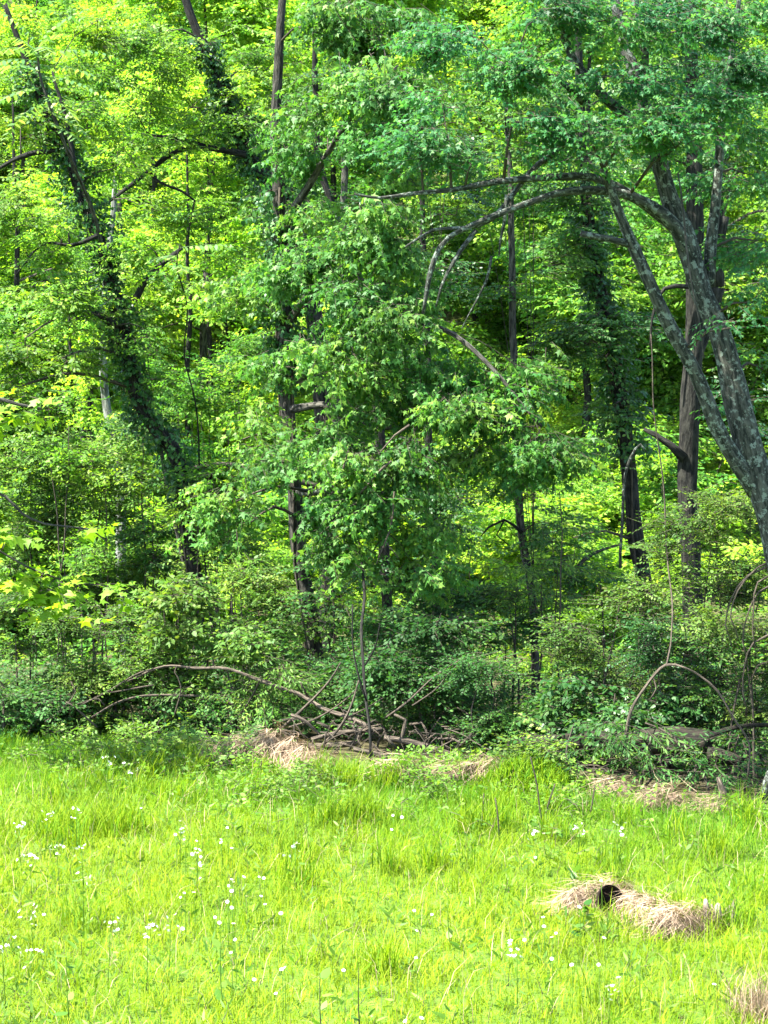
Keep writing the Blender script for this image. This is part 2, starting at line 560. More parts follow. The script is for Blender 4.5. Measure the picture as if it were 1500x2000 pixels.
# ------------------------------------------------------------------ ground
def build_ground():
    xs = np.concatenate([-np.geomspace(600, 13, 26), np.arange(-12.6, 12.7, .4), np.geomspace(13, 600, 26)])
    ys = np.concatenate([-np.geomspace(300, 1, 12), np.arange(0, 10, .8), np.arange(10, 32, .4), np.arange(32, 70, .9), np.geomspace(70.5, 900, 34)])
    X, Y = np.meshgrid(xs, ys, indexing='ij')
    Z = H(X, Y)
    V = np.stack([X, Y, Z], -1).reshape(-1, 3)
    ny = len(ys)
    i, j = np.meshgrid(np.arange(len(xs) - 1), np.arange(ny - 1), indexing='ij')
    a = (i * ny + j).ravel()
    T = np.vstack([np.stack([a, a + ny, a + ny + 1], 1), np.stack([a, a + ny + 1, a + 1], 1)])
    wood = sstep(-.3, 1.2, Y - edge(X)).ravel()
    wood = wood - .35 * sstep(38, 46, Y.ravel())
    m, t, out = mat_base('ground')
    at = t.nodes.new('ShaderNodeAttribute')
    at.attribute_name = 'rnd'
    tc = t.nodes.new('ShaderNodeTexCoord')
    nz = t.nodes.new('ShaderNodeTexNoise')
    nz.inputs['Scale'].default_value = 5
    nz.inputs['Detail'].default_value = 8
    t.links.new(tc.outputs['Object'], nz.inputs['Vector'])
    rg = ramp(t, [(.35, (.03, .06, .008)), (.55, (.06, .11, .012)), (.75, (.09, .13, .02))])
    rw = ramp(t, [(.3, (.025, .022, .012)), (.55, (.05, .045, .022)), (.7, (.07, .075, .03))])
    t.links.new(nz.outputs[0], rg.inputs[0])
    t.links.new(nz.outputs[0], rw.inputs[0])
    mx = t.nodes.new('ShaderNodeMix')
    mx.data_type = 'RGBA'
    t.links.new(at.outputs['Fac'], mx.inputs[0])
    t.links.new(rg.outputs[0], mx.inputs[6])
    t.links.new(rw.outputs[0], mx.inputs[7])
    b = t.nodes.new('ShaderNodeBsdfPrincipled')
    b.inputs['Roughness'].default_value = .95
    b.inputs['Specular IOR Level'].default_value = .1
    t.links.new(mx.outputs[2], b.inputs['Base Color'])
    bp = t.nodes.new('ShaderNodeBump')
    bp.inputs['Distance'].default_value = .05
    t.links.new(nz.outputs[0], bp.inputs['Height'])
    t.links.new(bp.outputs[0], b.inputs['Normal'])
    t.links.new(b.outputs[0], out.inputs[0])
    G().add(V, T, wood).obj('ground', m, kind='structure')
build_ground()

# ------------------------------------------------------------------ blades
def blades(pos, length, width, rnd, lean=.5, yaw=None, curl=.9):
    """curved blades of two segments; returns V,T,r"""
    n = len(pos)
    yaw = rng.uniform(0, 2 * np.pi, n) if yaw is None else yaw
    face = yaw + rng.normal(0, .6, n) + np.pi / 2
    a = np.abs(rng.normal(lean * .5, lean * .45, n))
    dx, dy = np.cos(yaw), np.sin(yaw)
    sx, sy = np.cos(face) * width / 2, np.sin(face) * width / 2
    V = np.zeros((n, 5, 3))
    c = pos.copy()
    for k in range(2):
        wd = [1, .8][k]
        V[:, 2 * k] = c - np.stack([sx * wd, sy * wd, 0 * sx], 1)
        V[:, 2 * k + 1] = c + np.stack([sx * wd, sy * wd, 0 * sx], 1)
        L = length * [.5, .5][k]
        c = c + np.stack([dx * np.sin(a) * L, dy * np.sin(a) * L, np.cos(a) * L], 1)
        a = a + curl * rng.uniform(.2, 1.1, n)
    V[:, 4] = c
    T0 = np.array([[0, 1, 3], [0, 3, 2], [2, 3, 4]])
    T = (T0[None] + (np.arange(n) * 5)[:, None, None]).reshape(-1, 3)
    return V.reshape(-1, 3), T, np.repeat(np.clip(rnd, 0, 1), 5)

def grass_field():
    N = 270000
    y = np.sqrt(rng.uniform(11.5 ** 2, 27 ** 2, N))
    x = rng.uniform(-1, 1, N) * (.20 * y + .9)
    e = edge(x) + .35 * fbm(x, y, 2.2) + .1
    tuft = fbm(x, y, 1.6, 4.)
    tuft2 = fbm(x, y, 4.5, 1.)
    keep = (y < e) & (rng.uniform(0, 1, N) < .72 + .35 * tuft2)
    x, y, tuft, tuft2, e = x[keep], y[keep], tuft[keep], tuft2[keep], e[keep]
    # clump the blades
    k = len(x)
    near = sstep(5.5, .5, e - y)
    ln = (.135 + .05 * np.clip(tuft, -1, 1) + .02 * tuft2 + .02 * near) * rng.uniform(.6, 1.6, k)
    ln = np.clip(ln, .07, .6)
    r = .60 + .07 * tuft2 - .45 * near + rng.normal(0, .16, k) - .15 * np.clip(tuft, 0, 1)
    V, T, rr = blades(np.stack([x, y, H(x, y) - .01], 1), ln, rng.uniform(.004, .0085, k), r, 1.0)
    g = G().add(V, T, rr)
    g.obj('meadow_grass', M_grass, kind='stuff')
    k = 2600
    y = np.sqrt(rng.uniform(12 ** 2, 24 ** 2, k))
    x = rng.uniform(-1, 1, k) * .2 * y
    m = y < edge(x)
    x, y = x[m], y[m]
    V, T, rr = blades(np.stack([x, y, H(x, y)], 1), rng.uniform(.15, .42, len(x)), np.full(len(x), .004), rng.uniform(.3, 1, len(x)), .8)
    G().add(V, T, rr).obj('dry_grass_stems', M_straw, kind='stuff')
    # scattered tall tufts, darker
    pts = []
    for _ in range(150):
        yy = rng.uniform(13, 26)
        xx = rng.uniform(-1, 1) * .2 * yy
        if yy > edge(xx) - .1:
            continue
        if rng.uniform() > (.12 if edge(xx) - yy > 5 else 1):
            continue
        k = rng.integers(40, 130)
        pts.append(np.stack([xx + rng.normal(0, .10, k), yy + rng.normal(0, .10, k)], 1))
    q = np.vstack(pts)
    k = len(q)
    V, T, rr = blades(np.column_stack([q, H(q[:, 0], q[:, 1])]), rng.uniform(.22, .5, k), rng.uniform(.006, .011, k), rng.uniform(.05, .75, k), .45, curl=.7)
    o = G().add(V, T, rr).obj('tall_grass', M_grass, kind='stuff')
    # low broad-leaved weeds near the edge
    k = 7000
    x = rng.uniform(-5.5, 5.5, k)
    y = edge(x) - np.abs(rng.normal(0, 1.5, k)) + rng.uniform(0, 1.3, k) * (x < -1.6) + .25
    keep = (fbm(x, y, 1.9, 7.) > .05) & ((x < 1.9) | (rng.uniform(0, 1, k) < .15))
    x, y = x[keep], y[keep]
    k = len(x)
    tm = tset('oval6', 5, .12, .06, 6, droop=.2, spread=75)
    g = G()
    put_sprays(g, tm, np.stack([x, y, H(x, y) + rng.uniform(.05, .26, k)], 1), rng.uniform(0, 6.3, k), rng.uniform(-.2, .9, k), rng.normal(0, .3, k), rng.uniform(.7, 1.3, k), rng.uniform(0, 1, k))
    g.obj('low_weeds', [M_weed, B_twig], kind='stuff')
    k = 5000
    y = np.sqrt(rng.uniform(12 ** 2, 25 ** 2, k))
    x = rng.uniform(-1, 1, k) * .21 * y
    keep = (rng.uniform(0, 1, k) < .22) & (y < edge(x))
    x, y = x[keep], y[keep]
    k = len(x)
    tm = tset('lance', 5, .08, .09, 6, droop=-.4, spread=65)
    g = G()
    put_sprays(g, tm, np.stack([x, y, H(x, y) + .02], 1), rng.uniform(0, 6.3, k), rng.uniform(.8, 1.5, k), rng.normal(0, .3, k), rng.uniform(.7, 1.4, k), rng.uniform(0, 1, k))
    g.obj('meadow_herbs', [M_weed, B_twig], kind='stuff')
grass_field()

# ------------------------------------------------------------------ trunks
def trunk_pts(spec, Y, ground=True):
    """spec: (px,py,width_px[,Y]) top of list = base"""
    out = []
    for s in spec:
        y = s[3] if len(s) > 3 else Y
        p = P(s[0], s[1], y)
        out.append([*p, s[2] * y / FPX / 2])
    out = np.array(out)
    if ground:
        b = out[0].copy()
        g = float(H(b[0], b[1]))
        if b[2] > g + .1:
            d = out[0] - out[1]
            k = min(1.2, (b[2] - g) / max(.05, -d[2] if d[2] < 0 else .05))
            b[:2] += d[:2] * k * .6
            b[2] = g - .25
            b[3] *= 1.25
            out = np.vstack([b, out])
        else:
            out[0, 2] = g - .25
    return out
def limb(parent, spec, Y, mat, seg=8, name='branch', wob=.012, rough=.08, step=.12):
    g = G()
    p = tube(g, trunk_pts(spec, Y, False), seg=seg, step=step, rough=rough, wob=wob)
    g.obj(name, mat, parent)
    return p
def tree_base(name, label, cat, spec, Y, mat, seg=14, rough=.07, wob=.01, group=None):
    tp = trunk_pts(spec, Y)
    tp[:, 3] *= .84
    base = tp[0, :3].copy()
    base[2] += .25
    t = thing(name, label, cat, base, group)
    g = G()
    p = tube(g, tp, seg=seg, step=.14, rough=rough, wob=wob)
    g.obj('trunk', mat, t)
    return t, p

T_maple = tset('maple5', 12, .36, .105, 7, droop=.8, spread=62, jit=.5) + tset('maple3', 13, .38, .085, 7, droop=.9, spread=58, jit=.55)
T_maple_s = tset('maple5', 12, .33, .075, 6, droop=.5, spread=62, jit=.5) + tset('maple3', 13, .34, .065, 8, droop=.6, spread=58, jit=.5)
T_elm = tset('oval6', 13, .36, .075, 12, droop=.35, spread=55, jit=.4)
T_bush = tset('oval6', 14, .34, .062, 12, droop=.2, spread=58, jit=.45)
T_gum = tset('gum5', 8, .34, .165, 10, droop=.35, spread=65, jit=.4)
T_back = tset('oval4', 14, .45, .12, 10, droop=.3, spread=60, jit=.5)
T_big = tset('oval6', 11, .36, .10, 10, droop=.35, spread=60, jit=.45)

def ivy(name, label, path, r_extra, y0, y1, dens=420, size=.085, mat=None, bulge=1.0):
    """a vine clinging to a trunk between path heights y0..y1"""
    mat = mat or M_ivy
    p = path[(path[:, 2] > y0) & (path[:, 2] < y1)]
    base = path[0, :3].copy()
    base[2] = max(base[2] + .25, float(H(base[0], base[1])))
    t = thing(name, label, 'vine', base)
    g = G()
    # two stems twisting up the trunk
    for k in range(2):
        th = np.linspace(0, 7, len(path)) + k * 2.4
        m = path[:, 2] < y1
        q = path[m].copy()
        th = th[m]
        q[:, 0] += (q[:, 3] + .012) * np.cos(th)
        q[:, 1] += (q[:, 3] + .012) * np.sin(th)
        q[:, 3] = .014
        gg = G()
        tube(gg, q[::2], seg=5, step=.2)
        gg.obj('stem', B_twig, t)
    L = y1 - y0
    n = int(dens * L)
    i = rng.integers(0, len(p) - 1, n)
    f = rng.uniform(0, 1, n)[:, None]
    c = p[i] * (1 - f) + p[i + 1] * f
    prof = .75 + .75 * np.sin(c[:, 2] * 2.7 + 1) * np.sin(c[:, 2] * 1.1 + .5)
    th = rng.uniform(0, 2 * np.pi, n)
    rr = c[:, 3] + np.abs(rng.normal(0, r_extra, n)) * np.clip(prof, .2, 1.4) * bulge
    pos = np.stack([c[:, 0] + rr * np.cos(th), c[:, 1] + rr * np.sin(th), c[:, 2]], 1)
    tm = tset('ivy', 5, .14, size, 8, droop=.9, spread=70, jit=.5)
    put_sprays(g, tm, pos, th + rng.normal(0, .4, n), rng.uniform(-.9, .3, n), rng.normal(0, .4, n), rng.uniform(.7, 1.2, n), rng.uniform(0, 1, n), contrast=.6)
    g.obj('foliage', [mat, B_twig], t, kind='stuff')
    return t

# --- central maple (A)
A_spec = [(622, 1345, 40), (607, 1215, 37), (588, 1100, 36), (575, 960, 35), (560, 780, 34), (555, 620, 33), (545, 420, 30), (540, 300, 27), (541, 200, 24), (548, 60, 20), (555, -120, 15)]
tA, pA = tree_base('maple_tree', 'tall maple with drooping lobed leaves filling the middle of the wood edge', 'tree', A_spec, 27.5, B_trunk)
limbsA = [
    limb(tA, [(562, 800, 18, 27.5), (640, 790, 13, 27), (720, 830, 11, 26.6), (800, 830, 10, 26.2), (818, 770, 8, 26), (822, 690, 6, 25.8)], 27, B_grey),
    limb(tA, [(556, 640, 20, 27.5), (620, 560, 14, 27), (700, 480, 10, 26.5), (780, 420, 7, 26.2)], 27, B_grey),
    limb(tA, [(548, 450, 18, 27.5), (620, 330, 13, 27), (700, 210, 9, 26.5), (780, 130, 6, 26.2)], 27, B_grey),
    limb(tA, [(575, 960, 16, 27.5), (640, 960, 12, 26.8), (720, 960, 9, 26.2), (770, 900, 7, 25.6), (762, 980, 6, 25.4), (758, 1040, 4, 25.3)], 27, B_lich),
    limb(tA, [(560, 760, 20, 27.5), (700, 660, 15, 26.6), (850, 640, 11, 25.6), (960, 720, 8, 25.2), (1060, 830, 5, 25)], 27, B_grey),
]
blA = [(600, 50, 120, 80, 27), (730, 60, 130, 80, 26.5), (690, 170, 120, 90, 26.5), (800, 180, 110, 80, 26), (640, 270, 80, 60, 27), (720, 300, 90, 70, 26),
       (700, 420, 110, 70, 26), (810, 470, 110, 70, 26), (590, 450, 90, 60, 26.8), (480, 540, 70, 60, 27.5), (620, 540, 100, 70, 26.2), (740, 560, 110, 80, 26), (680, 660, 130, 80, 25.6),
       (820, 640, 110, 70, 25.4), (930, 700, 110, 70, 25.2), (730, 750, 140, 80, 25.4), (580, 700, 80, 80, 26.5), (600, 830, 110, 70, 25.8), (860, 790, 130, 80, 25.2), (980, 800, 110, 70, 25),
       (1080, 830, 80, 60, 25), (720, 880, 130, 80, 25.2), (510, 900, 60, 50, 26), (470, 860, 60, 60, 26.6), (840, 920, 110, 70, 25.4), (680, 980, 76, 70, 25.4), (770, 1020, 110, 80, 25.2), (460, 980, 60, 45, 26.4),
       (715, 1100, 76, 60, 25.3), (810, 1110, 80, 50, 25.4), (1030, 920, 70, 50, 25.3), (940, 870, 80, 60, 25.3), (870, 1040, 60, 50, 25.6), (490, 1020, 50, 36, 26.2)]
crown(tA, blA, T_maple, M_maple, B_twig, [pA] + limbsA, lai=4.8, front=300, pitch=(-.9, .1), clump=.42, sig=.18)
ivy('climbing_ivy', 'dark ivy wrapped round the middle of the central maple trunk', pA, .20, P(0, 760, 27.5)[2], P(0, 360, 27.5)[2], 260)

# --- right leaning maple with lichen bark (D)
D_spec = [(1590, 1540, 92, 21), (1568, 1280, 84, 21), (1520, 1060, 76, 21), (1474, 910, 70, 21), (1440, 790, 66, 21), (1408, 650, 58, 21), (1372, 570, 56, 21), (1340, 470, 58, 21), (1305, 380, 48, 21), (1282, 300, 42, 21), (1250, 180, 34, 21.1), (1215, 60, 28, 21.2), (1190, -60, 20, 21.3)]
D_spec = [(q[0], q[1], q[2] * (.95 if q[1] > 700 else .88), q[3]) for q in D_spec]
tD, pD = tree_base('leaning_maple', 'thick leaning maple with pale lichen on its bark at the right edge', 'tree', D_spec, 21, B_lich, seg=18)
lD = [
    limb(tD, [(1478, 960, 40, 21), (1440, 900, 34, 20.9), (1400, 830, 30, 20.8), (1345, 705, 28, 20.7), (1290, 600, 26, 20.6), (1245, 500, 23, 20.5), (1205, 395, 18, 20.4), (1180, 330, 13, 20.3)], 21, B_lich, seg=12),
    limb(tD, [(1350, 500, 32, 21), (1318, 440, 27, 20.9), (1270, 400, 22, 20.8), (1200, 372, 18, 20.6), (1110, 375, 15, 20.4), (1040, 395, 13, 20.3), (960, 425, 12, 20.2), (880, 465, 10, 20.2), (850, 510, 11, 20.2), (835, 560, 9, 20.2), (825, 610, 6, 20.2)], 21, B_lich, seg=10),
    limb(tD, [(1330, 455, 24, 21), (1240, 385, 20, 20.8), (1160, 345, 15, 20.6), (1060, 350, 14, 20.5), (960, 358, 12, 20.4), (880, 372, 10, 20.3), (800, 380, 8, 20.3), (740, 386, 6, 20.3), (690, 376, 4, 20.3)], 21, B_lich),
    limb(tD, [(1215, 240, 14, 21), (1130, 275, 12, 20.8), (1050, 320, 11, 20.6), (1010, 365, 10, 20.5), (960, 425, 10, 20.4), (905, 445, 8, 20.3), (850, 450, 6, 20.2), (795, 485, 4, 20.2)], 21, B_lich),
    limb(tD, [(1384, 560, 28, 21.1), (1392, 460, 22, 21.1), (1400, 340, 18, 21.1), (1410, 230, 16, 21.1), (1425, 130, 13, 21.1), (1445, 10, 9, 21.1), (1455, -60, 6, 21.1)], 21, B_lich),
    limb(tD, [(1240, 480, 16, 20.5), (1190, 465, 14, 20.4), (1135, 455, 12, 20.3)], 21, B_lich),
    limb(tD, [(1250, 180, 22, 21), (1255, 90, 18, 20.9), (1240, 0, 12, 20.8), (1235, -60, 9, 20.8)], 21, B_lich),
    limb(tD, [(1230, 230, 24, 21), (1180, 190, 18, 20.9), (1115, 110, 16, 20.8), (1090, 20, 13, 20.7), (1060, -50, 10, 20.7)], 21, B_lich),
    limb(tD, [(1140, 200, 16, 20.9), (1100, 160, 12, 20.7), (1040, 130, 9, 20.6), (980, 120, 6, 20.5)], 21, B_lich),
    limb(tD, [(1410, 270, 10, 21.1), (1395, 240, 8, 21), (1360, 300, 6, 20.9)], 21, B_deadw),
    limb(tD, [(990, 380, 8, 20.4), (985, 430, 7, 20.4), (975, 470, 5, 20.4), (972, 500, 3, 20.4)], 21, B_lich),
    limb(tD, [(960, 500, 6, 20.4), (950, 550, 5, 20.4), (920, 610, 3, 20.4), (905, 640, 2, 20.4)], 21, B_lich),
    limb(tD, [(930, 450, 9, 20.3), (885, 510, 8, 20.2), (860, 560, 6, 20.2), (850, 600, 3, 20.2)], 21, B_lich),
]
blD = [(1440, 60, 110, 80, 21.5), (1330, 60, 90, 70, 20.6), (1180, 40, 110, 60, 20.4), (1030, 50, 120, 70, 20.4), (900, 60, 100, 80, 20.6), (940, 160, 110, 70, 20.4), (1080, 150, 90, 60, 20.3),
       (1200, 150, 80, 50, 20.3), (1340, 160, 90, 70, 20.4), (1460, 200, 70, 80, 21.4), (1000, 240, 110, 50, 20.2), (1130, 240, 90, 50, 20.2), (1260, 240, 80, 50, 20.1), (1320, 290, 60, 30, 20.2),
       (870, 240, 90, 60, 20.3), (1455, 340, 60, 80, 21.4), (1480, 470, 50, 80, 21.3), (1160, 310, 60, 26, 20.1), (920, 320, 70, 30, 20.2), (1470, 590, 50, 50, 20.6), (1430, 640, 26, 26, 20.2), (1490, 720, 26, 60, 21.6),
       (1380, 230, 60, 50, 20.4), (820, 300, 60, 40, 20.3)]
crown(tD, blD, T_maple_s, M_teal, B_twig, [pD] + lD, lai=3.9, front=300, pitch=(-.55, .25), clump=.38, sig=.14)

# --- dark straight trunk behind it (E)
tE, pE = tree_base('straight_tree', 'straight dark tree standing just behind the leaning right maple', 'tree', [(1352, 1190, 48), (1345, 1000, 45), (1345, 850, 47), (1352, 720, 45), (1358, 600, 42), (1358, 450, 42), (1355, 300, 36), (1350, 100, 30), (1350, -100, 20)], 25.5, B_dark)  # darker bark: the shade this trunk stands in is put into its colour
lE = [limb(tE, [(1335, 895, 20), (1310, 870, 15), (1280, 850, 11), (1258, 840, 7)], 25.4, B_dark),
      limb(tE, [(1400, 560, 26, 25.6), (1405, 480, 24, 25.6), (1412, 420, 22, 25.6)], 25.5, B_dark),
      limb(tE, [(1358, 700, 24, 25.5), (1385, 630, 24, 25.6), (1400, 560, 26, 25.6)], 25.5, B_dark),
      limb(tE, [(1345, 560, 10), (1300, 562, 8), (1275, 620, 5), (1268, 680, 4)], 25.3, B_dark)]
crown(tE, [(1300, 40, 110, 90, 25), (1420, 150, 100, 90, 26), (1290, 190, 80, 70, 25), (1440, 330, 80, 70, 26), (1230, 310, 60, 60, 25.5), (1470, 780, 50, 60, 25), (1460, 480, 60, 60, 26)], T_elm, M_ivy, B_twig, [pE] + lE, lai=2.6)

# --- vine covered trunk (F)
tF, pF = tree_base('slanting_tree', 'dark slanting tree between the central maple and the straight tree', 'tree', [(1262, 1190, 38), (1245, 1060, 38), (1232, 960, 34), (1215, 800, 34), (1195, 680, 32), (1170, 560, 30), (1150, 450, 28), (1140, 300, 24), (1130, 100, 18), (1120, -100, 12)], 28.5, B_dark)
crown(tF, [(1170, 610, 100, 60, 28), (1230, 640, 60, 40, 27.8), (1120, 680, 50, 30, 27.8), (1150, 480, 60, 60, 28), (1180, 700, 60, 40, 28), (1140, 350, 70, 60, 28), (1060, 520, 50, 40, 28), (1040, 170, 100, 80, 28), (1200, 790, 50, 40, 27.8), (1120, 1050, 40, 30, 28), (1180, 900, 40, 30, 27.9)], T_elm, M_bushd, B_twig, [pF], lai=3.0)
ivy('climbing_ivy', 'thick ivy hanging round the slanting dark tree on the right', pF, .16, P(0, 900, 28.5)[2], P(0, 330, 28.5)[2], 220)

# --- thin tree (G)
tG, pG = tree_base('slender_tree', 'slender pale-barked tree in front of the bright clearing', 'tree', [(1045, 1340, 20), (1040, 1180, 19), (1022, 1050, 19), (1012, 940, 19), (1005, 800, 18), (1003, 650, 17), (998, 430, 14), (990, 200, 10)], 27.5, B_grey)
lG = [limb(tG, [(1020, 1040, 7), (985, 1015, 5), (955, 1030, 4), (940, 1048, 2)], 27.4, B_dark), limb(tG, [(985, 1015, 4), (970, 1045, 3), (995, 1065, 2)], 27.4, B_dark)]
crown(tG, [(1060, 1020, 60, 35, 27.4), (1100, 1060, 50, 30, 27.4), (1030, 970, 40, 28, 27.3), (1050, 1130, 60, 40, 27.2), (990, 330, 80, 60, 27.5), (1000, 200, 80, 70, 27.5), (980, 560, 40, 50, 27.6)], T_elm, M_bushd, B_twig, [pG] + lG, lai=2.8)
# --- H, I
tH, pH = tree_base('dark_forked_tree', 'dark forked tree half hidden behind the central maple leaves', 'tree', [(855, 1180, 24), (850, 1080, 22), (842, 950, 20), (838, 860, 19), (835, 700, 17), (828, 500, 14), (820, 200, 10)], 31, B_dark)
lH = [limb(tH, [(840, 950, 12), (815, 910, 8), (785, 880, 6), (770, 860, 4)], 31, B_dark), limb(tH, [(840, 900, 10), (810, 860, 8), (780, 855, 4)], 31, B_dark)]
crown(tH, [(860, 1000, 80, 60, 31), (910, 1040, 50, 40, 31), (850, 900, 60, 50, 31), (880, 540, 90, 60, 31), (830, 250, 100, 80, 31), (890, 420, 50, 40, 31)], T_elm, M_ivy, B_twig, [pH] + lH, lai=3)
tI, pI = tree_base('thin_dark_tree', 'thin dark tree deep in the shade right of the central maple trunk', 'tree', [(760, 1260, 26), (750, 1080, 26), (745, 900, 24), (735, 780, 22), (720, 600, 18), (640, 380, 16), (620, 280, 16), (617, 180, 14), (610, 0, 10)], 32, B_dark)
crown(tI, [(640, 170, 70, 60, 32), (660, 420, 80, 60, 32), (760, 700, 80, 60, 32), (730, 1150, 60, 50, 31)], T_elm, M_ivy, B_twig, [pI], lai=2.5)

# --- left leaning ivy tree (B)
B_spec = [(385, 1190, 38), (378, 1120, 36), (360, 1010, 32), (348, 900, 36), (325, 860, 34), (278, 800, 30), (255, 720, 36), (235, 640, 38), (218, 560, 32), (190, 460, 30), (160, 385, 28), (138, 320, 26), (105, 260, 22), (75, 180, 18), (45, 100, 14), (10, 10, 10)]
tB, pB = tree_base('crooked_tree', 'crooked ivy-clad tree leaning left across the left side', 'tree', B_spec, 30.5, B_dark)
lB = [limb(tB, [(108, 294, 11), (60, 300, 10), (20, 315, 8), (-20, 340, 6)], 30.3, B_dark),
      limb(tB, [(226, 636, 16), (190, 610, 13), (150, 580, 11), (120, 560, 8)], 30, B_dark),
      limb(tB, [(262, 590, 16), (290, 545, 12), (330, 505, 10), (355, 485, 7)], 30.2, B_dark),
      limb(tB, [(145, 335, 12), (140, 280, 9), (125, 220, 8), (108, 170, 6), (100, 140, 4)], 30, B_dark),
      limb(tB, [(190, 460, 9), (140, 480, 7), (80, 480, 5), (30, 540, 3)], 30, B_dark)]
blB = [(50, 150, 90, 80, 31), (40, 250, 70, 60, 30.4), (170, 250, 60, 50, 30.6), (50, 400, 80, 60, 29.6), (120, 470, 80, 50, 29.6), (60, 560, 90, 50, 29.3), (150, 620, 80, 40, 29.5), (50, 660, 80, 50, 29.3), (120, 700, 60, 40, 29.5), (290, 480, 60, 40, 30),
       (330, 540, 50, 40, 30), (220, 330, 60, 50, 30.4), (280, 640, 40, 50, 30), (190, 40, 80, 60, 30.5), (20, 760, 50, 50, 29.5), (225, 690, 40, 40, 30.2), (320, 740, 40, 30, 30.2), (250, 590, 36, 30, 30.2), (350, 980, 30, 26, 30)]
crown(tB, blB, T_elm, M_left, B_twig, [pB] + lB, lai=3, pitch=(-.5, .3))
ivy('climbing_ivy', 'dark ivy clothing the crooked leaning tree on the left', pB, .12, P(0, 1000, 30.5)[2], P(0, 100, 30.5)[2], 210, .085)

# --- C leaning trunk behind with the arching limb
C_spec = [(640, 1230, 40), (640, 1000, 38), (622, 700, 36), (590, 480, 34), (540, 370, 34), (500, 325, 34), (470, 270, 32), (445, 200, 28), (415, 130, 24), (375, 40, 20), (350, -50, 14)]
tC, pC = tree_base('bowed_tree', 'bowed dark tree with one long limb arching down to the left', 'tree', C_spec, 34, B_dark)
lC = [limb(tC, [(480, 302, 15), (430, 290, 12), (380, 285, 11), (330, 305, 10), (290, 335, 10), (245, 370, 8), (205, 400, 4)], 33.6, B_dark),
      limb(tC, [(290, 335, 7), (310, 355, 6), (355, 372, 5), (380, 390, 3)], 33.6, B_dark),
      limb(tC, [(400, 285, 8), (340, 268, 8), (290, 262, 4)], 33.6, B_dark),
      limb(tC, [(380, 390, 3), (370, 440, 3), (362, 490, 2)], 33.5, B_dark)]
blC = [(320, 60, 110, 80, 33.5), (430, 80, 80, 60, 34), (500, 130, 70, 60, 34), (300, 170, 70, 40, 33.5), (400, 240, 60, 30, 33.6), (330, 290, 70, 26, 33.4), (470, 420, 80, 40, 33.4), (370, 430, 70, 40, 33.4), (440, 480, 60, 30, 33.3), (270, 400, 40, 30, 33.4), (500, 220, 50, 50, 34), (590, 330, 50, 60, 34), (235, 190, 50, 60, 33.5), (240, 290, 46, 40, 33.5), (205, 530, 50, 60, 33.5), (215, 640, 40, 40, 33.5), (225, 960, 40, 60, 33)]
crown(tC, blC, T_elm, M_left, B_twig, [pC] + lC, lai=3.2, pitch=(-.5, .3))
ivy('climbing_ivy', 'ragged ivy on the bowed dark tree behind the arching limb', pC, .18, P(0, 400, 34)[2], P(0, 60, 34)[2], 260)

# --- pale sycamore stem & far thin trunks
tS, pS = tree_base('pale_sycamore', 'pale white-barked sycamore glimpsed behind the crooked tree', 'tree', [(235, 1000, 24), (226, 880, 22), (205, 760, 19), (200, 650, 17), (210, 520, 15), (221, 430, 13), (224, 375, 11), (226, 330, 7)], 36, B_pale)
crown(tS, [(240, 250, 70, 60, 36.4), (226, 320, 40, 34, 36), (180, 560, 50, 50, 35.8), (210, 600, 40, 50, 35.6), (205, 500, 36, 26, 35.6), (190, 760, 40, 40, 35.5), (215, 820, 30, 30, 35.5)], T_big, M_far, B_twig, [pS], lai=2.2)
thin = [([(366, 760, 12), (368, 680, 12), (372, 600, 11), (366, 540, 9)], 47, 'thin dark tree, left one of the pair in the distant gap'),
        ([(411, 760, 11), (409, 650, 11), (408, 590, 9), (406, 520, 7)], 49, 'thin brown tree, right one of the pair in the distant gap'),
        ([(160, 830, 11), (152, 760, 10), (142, 700, 9), (135, 640, 7)], 44, 'thin leaning tree far left of the pale sycamore'),
        ([(176, 800, 12), (174, 720, 12), (170, 660, 10), (168, 600, 8)], 42, 'thin tree wrapped in bright yellow-green ivy beside the sycamore'),
        ([(296, 700, 22), (298, 640, 20), (300, 560, 18), (300, 450, 14)], 52, 'grey tree in the distant shade left of the gap'),
        ([(448, 700, 8), (444, 650, 7), (440, 600, 5)], 50, 'very thin sapling right of the pair in the distant gap')]
T_rest = tset('oval6', 12, .38, .11, 8, droop=.3, spread=58)
for sp, Y, lb in thin:
    x, py = sp[-1][0], sp[-1][1]
    sp2 = sp + [(x + 2, py - 120, sp[-1][2] * .8), (x - 3, py - 260, sp[-1][2] * .5)]
    t_, p_ = tree_base('thin_tree', lb, 'tree', sp2, Y, B_dark, seg=8)
    crown(t_, [(x, py - 160, 70, 50, Y), (x + 30, py - 260, 70, 60, Y), (x - 30, py - 230, 60, 50, Y)], T_rest, M_far, B_twig, [p_], lai=1.8, clump=.5, sig=.25)
    if 'yellow' in lb:
        ivy('climbing_ivy', 'bright yellow-green ivy on the thin tree beside the sycamore', p_, .14, P(0, 830, Y)[2], P(0, 640, Y)[2], 260, .10, M_lime)

